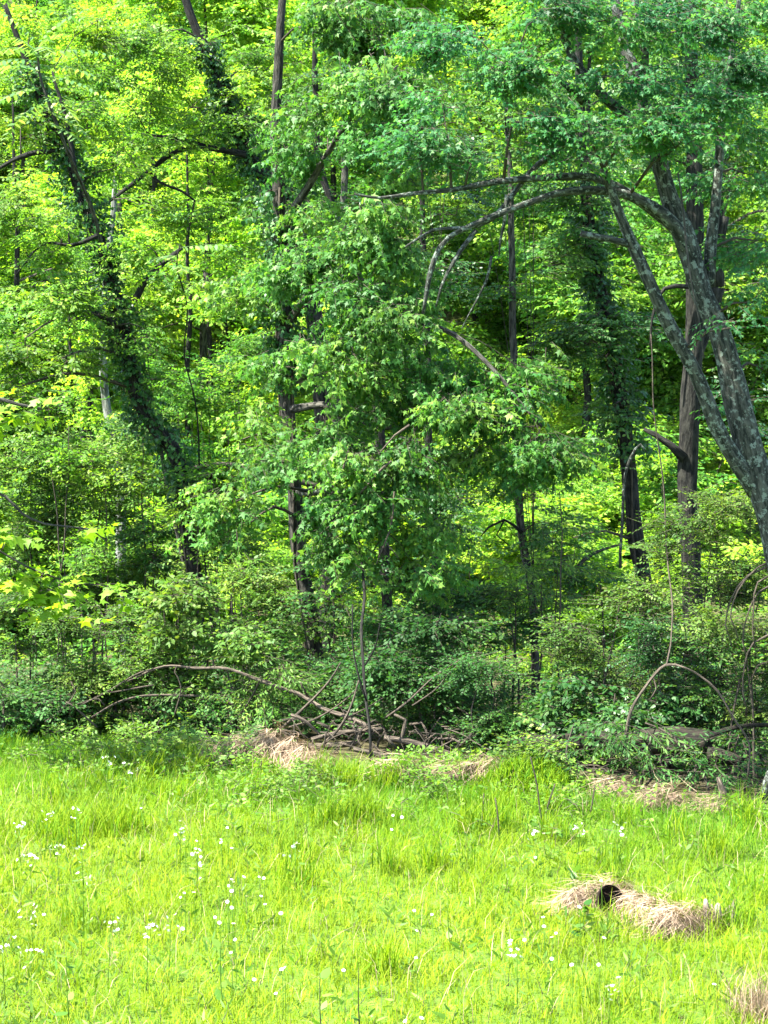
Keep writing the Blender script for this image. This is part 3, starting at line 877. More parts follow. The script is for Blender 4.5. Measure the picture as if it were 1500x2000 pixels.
# ------------------------------------------------------------------ off-frame tulip tree whose branch comes in from the left
base = np.array([-7.6, 23.4, 0])
tL = thing('tulip_tree', 'lime green lobed leaves on a branch reaching in at the left edge', 'tree', base)
g = G()
pL = tube(g, [[-7.6, 23.4, -.2, .2], [-7.5, 23.4, 3, .17], [-7.55, 23.5, 5.5, .12], [-7.6, 23.6, 7, .07]], seg=12, step=.2, rough=.06)
g.obj('trunk', B_grey, tL)
lL = [limb(tL, [(-520, 600, 22, 23.5), (-200, 700, 14, 23.2), (0, 780, 8, 22.9), (80, 800, 4, 22.9)], 22.9, B_grey),
      limb(tL, [(-520, 900, 26, 23.5), (-200, 930, 12, 23.1), (-20, 955, 6, 22.9), (45, 1000, 5, 22.9), (90, 1020, 4, 22.9), (180, 1035, 3, 22.9), (210, 1060, 2, 22.9)], 22.9, B_grey),
      limb(tL, [(-200, 930, 12, 23.1), (-60, 1040, 6, 22.8), (60, 1110, 4, 22.8), (150, 1140, 4, 22.8), (210, 1145, 2, 22.8)], 22.9, B_grey)]
crown(tL, [(20, 820, 46, 40, 22.9), (60, 790, 30, 16, 22.9), (-60, 800, 60, 50, 23.1), (40, 1050, 60, 26, 22.8), (140, 1045, 26, 14, 22.8), (30, 1110, 55, 34, 22.8), (100, 1130, 55, 30, 22.7), (180, 1145, 36, 15, 22.7), (130, 1180, 30, 18, 22.7), (60, 1170, 50, 20, 22.7),
           (-60, 1080, 60, 60, 23.1)], T_gum, M_lime, B_twig, [pL] + lL, lai=4.6, front=300, clump=.2, sig=.10, pitch=(-.4, .2), limbs=False)

# ------------------------------------------------------------------ tree of heaven
def frond(parent, base, yaw, pitch, L, curl=.5, n=11):
    """compound leaf: rachis with paired leaflets, each leaflet its own sub-part"""
    org = np.array(parent['o'])
    f = np.linspace(0, 1, 9)
    d = np.array([math.cos(yaw), math.sin(yaw), 0])
    a = pitch - curl * f * 1.6
    step = L / 8
    c = [np.array(base, float)]
    for k in range(8):
        c.append(c[-1] + step * (d * math.cos(a[k]) + np.array([0, 0, math.sin(a[k])])))
    c = np.array(c)
    g = G()
    tube(g, np.column_stack([c, np.linspace(.005, .002, 9)]), seg=4, res=False)
    fr = g.obj('compound_leaf', M_frond, parent)
    V, T = SH['lance']
    key = 'leaflet'
    if key not in LEAFMESH:
        W = V * np.array([1.6, 1, 1])
        LEAFMESH[key] = [G().add(W, T, v).mesh('leaflet', [M_frond]) for v in (.1, .35, .6, .95)]
    for k in range(n):
        q = (k + 1.2) / (n + .6) * 8
        i = int(q)
        p = c[i] + (c[min(8, i + 1)] - c[i]) * (q - i)
        ln = .13 * math.sin(math.pi * (.18 + .74 * q / 8)) + .03
        for s_ in (-1, 1):
            A = rot(yaw + s_ * R(78) + rng.normal(0, .1), -.35 + rng.normal(0, .12), rng.normal(0, .2))[0] @ YX.T
            M = np.eye(4)
            M[:3, :3] = (A if True else A) * ln
            M[:3, 3] = p - org
            o = bpy.data.objects.new('leaflet', random.choice(LEAFMESH[key]))
            col.objects.link(o)
            o.parent = fr
            o.matrix_local = Matrix(M.tolist())
tT, pT = tree_base('tree_of_heaven', 'young tree with long feathery compound leaves in the top left corner', 'tree', [(372, 1190, 10), (338, 1000, 10), (300, 820, 10), (240, 640, 9), (185, 430, 9, 30), (135, 300, 8, 29), (96, 200, 7, 28.6), (75, 140, 6, 28.6), (72, 90, 4, 28.6)], 30.9, B_grey, seg=8)
for (px, py, yw, pt, L) in [(75, 110, 0.2, .35, .95), (70, 100, 2.6, .3, .9), (75, 95, 1.2, .7, .8), (72, 100, -1.2, .1, .9), (72, 90, -.4, .8, .9), (74, 120, 3.6, .1, .9), (80, 150, -.1, .0, .85), (80, 170, 3.0, -.1, .9), (85, 190, -.8, -.2, .9), (78, 130, .6, .2, .9), (74, 85, 3.3, .9, .9), (90, 215, .3, -.3, .8), (86, 200, 2.5, -.2, .85), (80, 140, -2.2, .2, .9), (78, 120, -1.8, .5, .9), (95, 240, -.5, -.3, .8)]:
    b = P(px, py, 28.6)
    frond(tT, b, yw, pt, L * 1.2)
tU, pU = tree_base('sumac_sapling', 'slim sapling holding one long toothed compound leaf below the arching limb', 'sapling', [(420, 1330, 5, 30), (392, 1000, 4, 30.5), (385, 820, 4, 30), (362, 700, 3, 29.4), (366, 600, 3, 29), (345, 520, 3), (350, 478, 3)], 28.4, B_dark, seg=6)
frond(tU, P(352, 484, 28.4), 0.0, .15, .72, .12, 10)
frond(tU, P(350, 500, 28.4), 2.9, .1, .5, .4, 9)
frond(tU, P(350, 520, 28.4), -1.4, .1, .6, .4, 9)

# ------------------------------------------------------------------ shrubs along the edge
def bush(name, label, blobs, Y, mat, tm=None, lai=4, cat='shrub', group=None, pitch=(-.35, .5), clump=.3, sig=.13, stems=5, stem_mat=None):
    bl = [(b[0], b[1], b[2], b[3], b[4] if len(b) > 4 else Y) for b in blobs]
    cx = np.mean([P(b[0], b[1], b[4])[0] for b in bl])
    cy = np.mean([b[4] for b in bl])
    base = np.array([cx, cy, float(H(cx, cy))])
    t = thing(name, label, cat, base, group)
    sk = []
    for b in bl:
        c = P(*b[:2], b[4])
        for k in range(max(1, stems // len(bl))):
            s0 = base + [rng.normal(0, .15), rng.normal(0, .12), -.05]
            s0[0] += (c[0] - base[0]) * .5
            s0[1] += (c[1] - base[1]) * .5
            s0[2] = float(H(s0[0], s0[1])) - .05
            e = c + rng.normal(0, .15, 3)
            if e[2] < s0[2] + .2:
                e[2] = s0[2] + .3
            g = G()
            mid = (s0 + e) / 2 + [0, 0, .15]
            p_ = tube(g, np.vstack([np.append(s0, .016), np.append(mid, .012), np.append(e, .006)]), seg=5, step=.15, wob=.02)
            g.obj('stem', stem_mat or B_twig, t)
            sk.append(p_)
    crown(t, bl, tm or T_bush, mat, B_twig, sk, lai=lai, clump=clump, sig=sig, pitch=pitch, limbs=False, twig_r=.005)
    return t
bushes = [
 ('pale honeysuckle bush at the far left of the wood edge', [(40, 1240, 80, 60), (20, 1330, 70, 60), (100, 1320, 70, 60), (60, 1180, 60, 40), (30, 1400, 70, 36)], 26, M_bush),
 ('broad leafy honeysuckle bush left of the arching dead branch', [(190, 1220, 90, 60), (170, 1320, 80, 60), (250, 1270, 80, 60), (230, 1350, 70, 50), (140, 1400, 80, 34), (220, 1405, 60, 30)], 25.9, M_bush),
 ('rounded bright bush above the dead arching branch', [(330, 1190, 90, 60), (350, 1270, 90, 60), (430, 1230, 80, 60), (300, 1350, 80, 55), (320, 1410, 70, 28)], 25.8, M_bush),
 ('low leafy bush just behind the straw heap', [(450, 1320, 90, 50), (400, 1370, 60, 40), (520, 1380, 80, 40), (500, 1300, 60, 50), (440, 1400, 60, 30)], 25.5, M_bush),
 ('leafy bush against the foot of the central maple trunk', [(520, 1200, 60, 60), (480, 1130, 60, 50), (560, 1260, 60, 40)], 28.3, M_bush),
 ('dark bush behind the right end of the brush pile', [(820, 1330, 90, 70), (900, 1380, 80, 50), (770, 1290, 80, 60), (850, 1240, 90, 50), (860, 1410, 60, 30)], 25, M_bushd),
 ('tall dark bush under the drooping maple leaves', [(880, 1170, 90, 50), (800, 1200, 80, 50), (940, 1230, 80, 60), (700, 1210, 60, 50)], 26.4, M_bushd),
 ('dense green bush right of the brush pile', [(960, 1330, 70, 60), (1000, 1400, 80, 50), (930, 1430, 60, 36), (990, 1450, 50, 30)], 24.2, M_bushd),
 ('low bush in front of the bright opening', [(1080, 1410, 80, 50), (1120, 1360, 70, 50), (1060, 1460, 70, 25), (1130, 1430, 50, 36)], 23.8, M_bushd),
 ('tiered shrub with flat leafy sprays under the slender tree', [(1000, 1130, 80, 35), (1060, 1160, 60, 30), (980, 1190, 60, 25), (1100, 1110, 50, 25)], 26, M_bush),
 ('olive green bush left of the hollow under the right tree', [(1180, 1250, 80, 50), (1220, 1330, 80, 50), (1150, 1330, 60, 45), (1220, 1180, 60, 40)], 24, M_olive),
 ('fine-leaved olive bush climbing towards the leaning maple', [(1350, 1060, 60, 50), (1420, 1030, 70, 60), (1460, 1110, 60, 60), (1380, 1150, 70, 50), (1300, 1130, 50, 40)], 23.6, M_olive),
 ('twiggy olive bush below the leaning maple at the right edge', [(1440, 1220, 80, 60), (1470, 1310, 60, 60), (1480, 1400, 40, 50)], 22.8, M_olive),
 ('glossy dark bush above the mossy fallen log', [(1290, 1230, 60, 40), (1340, 1270, 70, 40), (1280, 1290, 40, 26)], 23.4, M_ivy),
 ('dark leafy shrub behind the mossy fallen log', [(1330, 1360, 120, 60), (1400, 1400, 60, 50), (1280, 1400, 60, 40)], 24.4, M_ivy),
 ('bright sprig bush lit by sun below the olive bush', [(1460, 1270, 40, 26), (1440, 1440, 50, 24)], 22.4, M_bush),
 ('dark low bush at the far left edge of the wood', [(20, 1395, 60, 40), (90, 1400, 60, 36), (-30, 1350, 50, 50)], 25.3, M_bushd),
 ('dark low bush under the long arching branch', [(180, 1390, 70, 40), (270, 1395, 70, 36), (350, 1385, 60, 36)], 25.6, M_bushd),
 ('shadowy low bush behind the foot of the hanging vine', [(640, 1390, 70, 36), (720, 1380, 70, 40), (680, 1330, 60, 40)], 26, M_bushd),
 ('dark low bush beneath the leaning maple at the right edge', [(1440, 1380, 60, 50), (1490, 1350, 50, 60), (1400, 1330, 50, 40)], 23.2, M_bushd),
 ('dark bush filling the hollow right of the V-shaped branch', [(1340, 1390, 60, 40), (1250, 1380, 50, 40), (1180, 1400, 50, 40)], 23.2, M_ivy),
 ('low weedy bush in front of the mossy fallen log', [(1210, 1450, 60, 26), (1170, 1480, 50, 26), (1270, 1500, 70, 26), (1350, 1515, 70, 24), (1420, 1520, 40, 18), (1290, 1475, 40, 14), (1250, 1440, 40, 22), (1380, 1490, 50, 24), (1330, 1465, 50, 12)], 21.9, M_bushd),
 ('leafy patch at the left end of the mossy log', [(1100, 1450, 50, 36), (1130, 1500, 40, 20), (1040, 1470, 36, 24)], 22.4, M_bush),
]
T_var = [T_bush, tset('oval6', 15, .36, .052, 8, droop=.1, spread=55, jit=.4), tset('heart', 9, .30, .085, 8, droop=.5, spread=62, jit=.5), tset('lance', 13, .40, .095, 8, droop=.5, spread=45, jit=.4), T_bush, tset('oval6', 11, .42, .075, 8, droop=.3, spread=60, jit=.5)]
for q_, (lb, bl, Y, m) in enumerate(bushes):
    bush('shrub', lb, bl, Y, m, T_var[1] if m is M_olive else T_var[q_ % 6], lai=4.6 if m is M_olive else 5.8, clump=.3)
# second row, taller
T_hon = tset('oval6', 13, .38, .08, 10, droop=.25, spread=58, jit=.45)
bushes2 = [
 ('light green shrub rising behind the lime green branch', [(60, 900, 90, 80), (40, 1010, 80, 70), (130, 980, 70, 60), (90, 1100, 80, 60)], 32, M_bush),
 ('vine-draped shrub below the pale sycamore', [(200, 900, 60, 80), (190, 1010, 70, 70), (240, 1090, 80, 60), (180, 1130, 70, 50)], 32.5, M_bush),
 ('dark vine-draped shrub beside the crooked tree', [(290, 960, 60, 70), (300, 1060, 60, 70), (270, 860, 50, 50), (320, 1120, 60, 50)], 31.6, M_bushd),
 ('pale sunlit shrub right of the crooked tree', [(390, 800, 60, 50), (440, 760, 60, 40), (400, 880, 50, 50), (340, 770, 50, 40)], 35, M_far2),
 ('hazy green shrub behind the maple tips', [(460, 1060, 70, 50), (420, 1000, 60, 50), (430, 1110, 70, 40)], 31, M_bush),
 ('feathery shrub in the distant gap', [(410, 700, 70, 30), (340, 720, 50, 40), (480, 690, 60, 30)], 44, M_far2),
 ('dark shrub deep behind the brush pile', [(680, 1280, 80, 70), (640, 1360, 70, 40), (740, 1360, 70, 50)], 28.5, M_bushd),
 ('shadowed shrub behind the dense green bush', [(900, 1300, 80, 60), (960, 1260, 60, 50)], 28.5, M_bushd),
 ('shadowed shrub behind the olive green bush', [(1180, 1120, 60, 30), (1210, 1400, 80, 50)], 27, M_bushd),
]
bushes3 = [
 ('leafy honeysuckle half covering the foot of the central maple trunk', [(590, 1230, 46, 34), (640, 1280, 46, 36), (560, 1310, 50, 34), (640, 1200, 34, 26), (600, 1340, 60, 26)], 26.9, M_bush),
 ('shaded leafy shrub right of the central maple trunk', [(660, 1160, 50, 40), (690, 1240, 50, 40), (640, 1110, 36, 26)], 27.2, M_bushd),
 ('loose fresh green sapling shrub right of the crooked tree', [(430, 900, 60, 50), (460, 960, 60, 40), (400, 1000, 50, 40), (450, 1050, 50, 40)], 30, M_left),
 ('loose leafy shrub between the crooked tree and the lime green branch', [(150, 860, 60, 50), (110, 800, 60, 40), (230, 960, 50, 50), (150, 1090, 60, 40)], 31, M_left),
 ('yellow-green shrub added to brighten the gap left of the slender tree', [(940, 1040, 50, 40), (900, 1080, 40, 30), (960, 980, 40, 30)], 38, M_lime),  # lime shrubs added here; the glow of the gaps is in their leaf colour
 ('yellow-green shrub added to brighten the gap right of the slender tree', [(1100, 1010, 50, 40), (1140, 960, 50, 40), (1080, 1060, 40, 30)], 39, M_lime),
 ('yellow-green shrub added to brighten the gap between the slanting and the straight tree', [(1290, 1010, 40, 40), (1280, 930, 30, 40), (1300, 1080, 30, 30)], 39, M_lime),
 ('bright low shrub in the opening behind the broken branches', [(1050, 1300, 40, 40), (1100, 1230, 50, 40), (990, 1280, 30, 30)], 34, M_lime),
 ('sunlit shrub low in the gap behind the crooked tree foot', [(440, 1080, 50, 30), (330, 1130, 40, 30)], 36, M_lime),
]
for lb, bl, Y, m in bushes3:
    bush('shrub', lb, bl, Y, m, T_hon, lai=3.4, clump=.36, sig=.18, stems=4)
for lb, bl, Y, m in bushes2:
    bush('shrub', lb, bl, Y, m, T_hon, lai=4.6, clump=.36, sig=.18, stems=4)

# ------------------------------------------------------------------ sunlit bank behind, far trees
def proto_tree(h, cr, mat, seed, bark):
    global rng
    keep = rng
    rng = np.random.default_rng(seed)
    t = thing('woodland_tree', 'leafy green tree standing in the woodland behind the front row', 'tree', (0, 0, 0), 'leafy trees in the woodland behind')
    g = G()
    p = tube(g, [[0, 0, -.4, .11], [.1, 0, h * .3, .09], [-.1, .1, h * .6, .06], [.1, 0, h * .95, .02]], seg=8, step=.6, rough=.06, wob=.03)
    g.obj('trunk', bark, t)
    bl = []
    for k in range(17):
        z = h * rng.uniform(.08, 1.0)
        wd = cr * math.sin(math.pi * min(.95, max(.15, (z / h - .05))))
        a = rng.uniform(0, 6.28)
        d = wd * rng.uniform(.2, .75)
        s_ = rng.uniform(.8, 1.5)
        bl.append((d * math.cos(a), d * math.sin(a), z, s_ * 1.2, s_ * 1.2, s_ * .8, 1))
    crown(t, bl, T_back, mat, B_twig, [p], lai=2.7, clump=.6, sig=.3, twig_r=.012, scl=(.9, 1.5))
    rng = keep
    return t
def copy_tree(t, loc, rz, s_, label=None, sz=None):
    r = t.copy()
    col.objects.link(r)
    r.location = loc
    r.rotation_euler = (0, 0, rz)
    r.scale = (s_, s_, sz or s_)
    if label:
        r['label'] = label
    for ch in list(t.children):
        c = ch.copy()
        col.objects.link(c)
        c.parent = r
    return r
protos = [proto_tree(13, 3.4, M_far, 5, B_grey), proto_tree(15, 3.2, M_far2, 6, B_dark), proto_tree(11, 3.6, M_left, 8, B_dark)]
spots = []
for row, (Y, dx, wd) in enumerate([(49, 4.2, 13), (57, 4.4, 15), (66, 4.8, 17), (77, 5.2, 20), (90, 6, 24), (106, 7.5, 28)]):
    for x in np.arange(-wd, wd + .1, dx):
        spots.append((x + rng.uniform(-1, 1), Y + rng.uniform(-2.2, 2.2)))
used = set()
for i, (x, y) in enumerate(spots):
    k = int(rng.integers(0, 3))
    s_ = rng.uniform(.85, 1.3)
    loc = (x, y, float(H(x, y)))
    if k not in used:
        used.add(k)
        t = protos[k]
        t.location = loc
        t.rotation_euler = (0, 0, rng.uniform(0, 6.28))
        t.scale = (s_, s_, s_)
    else:
        copy_tree(protos[k], loc, rng.uniform(0, 6.28), s_)
def proto_shrub(mat, seed):
    global rng
    keep = rng
    rng = np.random.default_rng(seed)
    t = thing('undergrowth_shrub', 'sunlit yellow-green shrub in the undergrowth beyond the front trees', 'shrub', (0, 0, 0), 'sunlit shrubs in the undergrowth behind')
    sk = []
    for k in range(4):
        g = G()
        a = rng.uniform(0, 6.28)
        sk.append(tube(g, [[0, 0, -.1, .02], [.3 * math.cos(a), .3 * math.sin(a), .8, .014], [.7 * math.cos(a), .7 * math.sin(a), 1.7, .006]], seg=5, step=.3))
        g.obj('stem', B_twig, t)
    bl = [(rng.uniform(-.9, .9), rng.uniform(-.9, .9), rng.uniform(.4, 2.0), .75, .75, .5, 1) for _ in range(8)]
    crown(t, bl, T_rest, mat, B_twig, sk, lai=3.2, clump=.4, sig=.2, limbs=False, pitch=(-.3, .5))
    rng = keep
    return t
ps = [proto_shrub(M_far, 21), proto_shrub(M_far2, 22), proto_shrub(M_far, 23), proto_shrub(M_lime, 24)]
used = set()
for i in range(64):
    y = rng.uniform(36.5, 60)
    x = rng.uniform(-1, 1) * (.2 * y + 1)
    k = int(rng.choice(4, p=[.34, .28, .26, .12]))
    loc = (x, y, float(H(x, y)) - .05)
    s_ = rng.uniform(.7, 1.5)
    if k not in used:
        used.add(k)
        ps[k].location = loc
        ps[k].scale = (s_,) * 3
    else:
        copy_tree(ps[k], loc, rng.uniform(0, 6.28), s_)
for i in range(46):
    y = rng.uniform(60, 104)
    x = rng.uniform(-1, 1) * (.2 * y + 2)
    s_ = rng.uniform(1.8, 3.2)
    copy_tree(ps[int(rng.integers(0, 3))], (x, y, float(H(x, y)) - .1), rng.uniform(0, 6.28), s_)
# ground cover under the wood
k = 7000
y = rng.uniform(21, 31, k)
x = rng.uniform(-1, 1, k) * 6.5
m = (y > edge(x) + .5) & ((y > edge(x) + 1.7) | (x < -1.4))
x, y = x[m], y[m]
k = len(x)
g = G()
put_sprays(g, T_bush, np.stack([x, y, H(x, y) + rng.uniform(.05, .65, k) * np.clip((y - edge(x)) / 2.5, .3, 1)], 1), rng.uniform(0, 6.3, k), rng.uniform(-.1, .8, k), rng.normal(0, .3, k), rng.uniform(.7, 1.2, k), rng.uniform(0, 1, k))
g.obj('undergrowth', [M_bushd, B_twig], kind='stuff')
k = 8000
y = rng.uniform(33, 64, k)
x = rng.uniform(-1, 1, k) * (.2 * y + 1.5)
m = y > edge(x) + .6
x, y = x[m], y[m]
k = len(x)
g = G()
put_sprays(g, tset('oval4', 7, .3, .13, 8, droop=.2), np.stack([x, y, H(x, y) + rng.uniform(.05, .5, k)], 1), rng.uniform(0, 6.3, k), rng.uniform(-.2, .8, k), rng.normal(0, .3, k), rng.uniform(.7, 1.4, k), rng.uniform(0, 1, k), twigs=False)
g.obj('forest_ground_cover', [M_far2], kind='stuff')

# ------------------------------------------------------------------ dead arching branches, vines, sticks
def stick(name, label, cat, spec, Y, mat, group=None, sub=(), wob=.014, seg=6):
    tp = trunk_pts(spec, Y, False)
    base = tp[0, :3].copy()
    if sub:
        t = thing(name, label, cat, base, group)
        g = G()
        tube(g, tp, seg=seg, step=.08, rough=.06, wob=wob)
        g.obj('stem', mat, t)
        for s_ in sub:
            g = G()
            tube(g, trunk_pts(s_, Y, False), seg=4, step=.08, wob=wob)
            g.obj('twig', mat, t)
        return t
    g = G()
    tube(g, tp, seg=seg, step=.08, rough=.06, wob=wob)
    o = g.obj(name, mat, None, origin=tuple(base))
    return tag(o, label, cat, group)
stick('dead_branch', 'long grey dead branch arching from the left into the brush pile', 'branch',
      [(742, 1432, 11, 24.3), (690, 1405, 10, 24.5), (636, 1385, 8, 24.7), (585, 1352, 8, 24.9), (512, 1330, 7, 25), (440, 1308, 6, 25.1), (385, 1307, 6, 25.2), (320, 1303, 5, 25.3), (255, 1330, 4, 25.4), (160, 1372, 3, 25.3)], 25, B_deadw,
      sub=[[(600, 1360, 4, 24.8), (588, 1332, 3, 24.7), (590, 1348, 2, 24.7)], [(480, 1316, 3, 25), (500, 1322, 2, 24.9), (530, 1330, 2, 24.8)], [(300, 1306, 3, 25.3), (260, 1318, 3, 25.2), (205, 1350, 2, 25.1), (150, 1378, 2, 25)]])
stick('dead_branch', 'low thin dead branch curving beneath the long arching one', 'branch', [(465, 1380, 6, 25.4), (420, 1362, 6, 25.4), (360, 1356, 5, 25.3), (290, 1356, 5, 25.2), (230, 1372, 4, 25.2), (175, 1404, 3, 25.1)], 25, B_deadw,
      sub=[[(300, 1338, 3, 25.2), (250, 1345, 3, 25.2), (200, 1352, 2, 25.2)], [(205, 1378, 3, 25.1), (192, 1366, 3, 25.1), (150, 1378, 2, 25)]])
stick('leaning_stick', 'dark stick leaning up to the right across the arching branch', 'stick', [(430, 1432, 4, 25.3), (470, 1395, 4, 25.2), (500, 1350, 4, 25.1), (512, 1322, 3, 25)], 25, B_twig)
stick('leaning_stick', 'long pale stick rising right from behind the straw heap', 'stick', [(548, 1425, 6, 24.9), (580, 1395, 6, 24.8), (615, 1362, 5, 24.7), (645, 1328, 4, 24.6), (665, 1295, 3, 24.5)], 25, B_deadw)
stick('leaning_stick', 'thin stick fanning right across the brush pile top', 'stick', [(565, 1420, 4, 24.7), (620, 1400, 4, 24.6), (665, 1376, 3, 24.5), (700, 1350, 3, 24.4)], 25, B_deadw)
stick('leaning_stick', 'forked stick slanting up from the front of the brush pile', 'stick', [(618, 1466, 7, 24.2), (650, 1435, 6, 24.1), (672, 1405, 5, 24), (688, 1370, 4, 24), (700, 1330, 3, 24)], 24, B_deadw, sub=[[(672, 1405, 4, 24), (700, 1390, 3, 24), (750, 1360, 2, 24)]])
stick('hanging_vine', 'thin dark vine hanging straight down in front of the brush pile', 'vine', [(722, 1512, 5, 23.6), (723, 1440, 6, 23.6), (716, 1370, 6, 23.8), (712, 1290, 6, 24.1), (705, 1220, 6, 24.5), (710, 1150, 6, 25.0), (700, 1060, 4, 25.4)], 24, B_dark,
      sub=[[(716, 1370, 4, 23.7), (700, 1320, 4, 23.7), (690, 1260, 3, 23.8), (692, 1180, 3, 23.9)], [(712, 1300, 4, 23.8), (735, 1260, 3, 23.8), (745, 1220, 2, 23.8)]])
stick('dead_branch', 'bare forked branch arching in an upside-down V over the mossy log', 'branch', [(1222, 1440, 8, 22), (1234, 1388, 6, 22), (1264, 1342, 6, 22), (1302, 1298, 6, 22), (1340, 1302, 4, 21.9), (1368, 1318, 4, 21.9), (1398, 1345, 4, 21.8), (1430, 1402, 4, 21.7), (1462, 1455, 3.5, 21.6), (1460, 1520, 3.5, 21.5)], 22, B_deadw,
      sub=[[(1302, 1298, 4, 22), (1312, 1250, 3, 22.3), (1316, 1190, 3, 22.8), (1302, 1100, 3, 23.4), (1297, 980, 3, 23.6), (1286, 860, 2.5, 23.6), (1277, 760, 2.5, 23.6), (1270, 650, 2, 23.6)], [(1275, 1320, 3, 22), (1283, 1345, 3, 22), (1268, 1370, 2, 22)]])
stick('hanging_vine', 'thin grey vine looping beside the slanting dark tree', 'vine', [(1212, 1110, 6, 25.5), (1213, 1020, 6, 25.5), (1218, 940, 6, 25.5), (1232, 890, 6, 25.5), (1250, 865, 5, 25.5), (1262, 880, 3, 25.5)], 25, B_lich)
stick('hanging_vine', 'fine vine dropping beside the slender tree', 'vine', [(1092, 1220, 3, 25.2), (1095, 1100, 3, 25.2), (1098, 1040, 2, 25.2), (1096, 960, 2, 25.2)], 25, B_twig)
stick('hanging_vine', 'wiry vine trailing down the lichen trunk of the leaning maple', 'vine', [(1375, 700, 3, 20.2), (1365, 640, 3, 20.2), (1345, 520, 4, 20.2), (1335, 430, 4, 20.3), (1325, 340, 3, 20.4)], 21, B_grey)
stick('broken_branch', 'upper pale broken branch lit by sun in the bright opening', 'branch', [(1058, 1246, 13, 27), (1100, 1230, 12, 27), (1142, 1218, 8, 27)], 27, B_deadw, sub=[[(1105, 1230, 6, 27), (1112, 1245, 6, 27), (1122, 1258, 5, 27)]])
stick('broken_branch', 'lower pale broken branch crossing beneath the other one', 'branch', [(1100, 1262, 7, 27.2), (1130, 1245, 6, 27.2), (1155, 1232, 5, 27.2)], 27, B_deadw)
stick('broken_branch', 'thin bare branch sloping up towards the slanting dark tree', 'branch', [(1110, 1140, 3, 27), (1135, 1100, 8, 27), (1165, 1078, 6, 27), (1210, 1062, 5, 27)], 27, B_grey)
stick('broken_branch', 'dark broken limb lying across the distant gap', 'branch', [(455, 698, 10, 46), (500, 685, 14, 46), (520, 676, 10, 46)], 46, B_dark)
# bare twigs drooping from the leaning maple on the right edge
for k, (x0, y0) in enumerate([(1500, 1105), (1480, 1120), (1500, 1150), (1490, 1250), (1500, 1130)]):
    sp = [(x0 + 40, y0 - 20, 5, 21), (x0 - 20, y0 + 5, 4, 21), (x0 - 60 + k * 8, y0 + 50, 3, 21), (x0 - 75 + k * 12, y0 + 100, 3, 21), (x0 - 60 + k * 10, y0 + 140, 2, 21)]
    limb(tD, sp, 21, B_deadw, seg=4, name='bare_twig', wob=.02)
# pale twigs in the maple crown
for sp in [[(680, 880, 3), (672, 920, 4), (660, 940, 3)], [(765, 900, 4), (735, 925, 5), (700, 960, 3)], [(770, 960, 3), (766, 1020, 4), (755, 1060, 3), (740, 1100, 2)], [(755, 1060, 3), (778, 1090, 2)], [(800, 830, 5), (770, 850, 4), (735, 890, 3)]]:
    limb(tA, [(*s_, 24.7) for s_ in sp], 25, B_deadw, seg=4, name='bare_twig', wob=.02)

for lb, sp in [('long thin bare twig rising right of the brush pile', [(752, 1402, 4, 24), (800, 1368, 4, 24), (850, 1322, 3, 24), (905, 1286, 2, 24)]),
               ('bare twig crossing the dark bush right of the brush pile', [(805, 1378, 3, 23.9), (850, 1350, 3, 23.9), (880, 1315, 2.5, 23.9), (895, 1300, 2, 23.9)]),
               ('thin curved twig over the left end of the arching branch', [(340, 1400, 3, 25), (352, 1340, 3, 24.9), (340, 1312, 2.5, 24.9), (345, 1300, 2, 24.9)]),
               ('thin crooked stick standing in the bushes far left', [(88, 1410, 3, 25), (128, 1380, 3, 25), (150, 1350, 2.5, 25), (140, 1330, 2, 25)]),
               ('grey stick leaning in the leaves left of the dead branches', [(190, 1420, 4, 25), (150, 1385, 4, 25), (128, 1372, 3, 25)]),
               ('fine looping twig at the right end of the brush pile', [(950, 1470, 3, 23.5), (985, 1480, 3, 23.4), (940, 1455, 2.5, 23.5), (900, 1430, 2.5, 23.6), (870, 1420, 2, 23.7)]),
               ('slim bare stem among shrubs below the slender tree', [(928, 1440, 3, 23.8), (922, 1390, 3, 23.8), (930, 1350, 2.5, 23.9), (938, 1310, 2, 23.9)]),
               ('thin stick over the mossy log under the V-shaped branch', [(1260, 1412, 4, 21.9), (1290, 1422, 4, 21.9), (1320, 1440, 3, 21.8), (1330, 1468, 2, 21.8)]),
               ('pale hooked twig at the right edge among olive leaves', [(1468, 1328, 3, 21.8), (1480, 1300, 3, 21.8), (1500, 1293, 3, 21.8), (1530, 1290, 3, 21.8)])]:
    stick('bare_twig', lb, 'twig', sp, 24, B_deadw, seg=5, wob=.01)
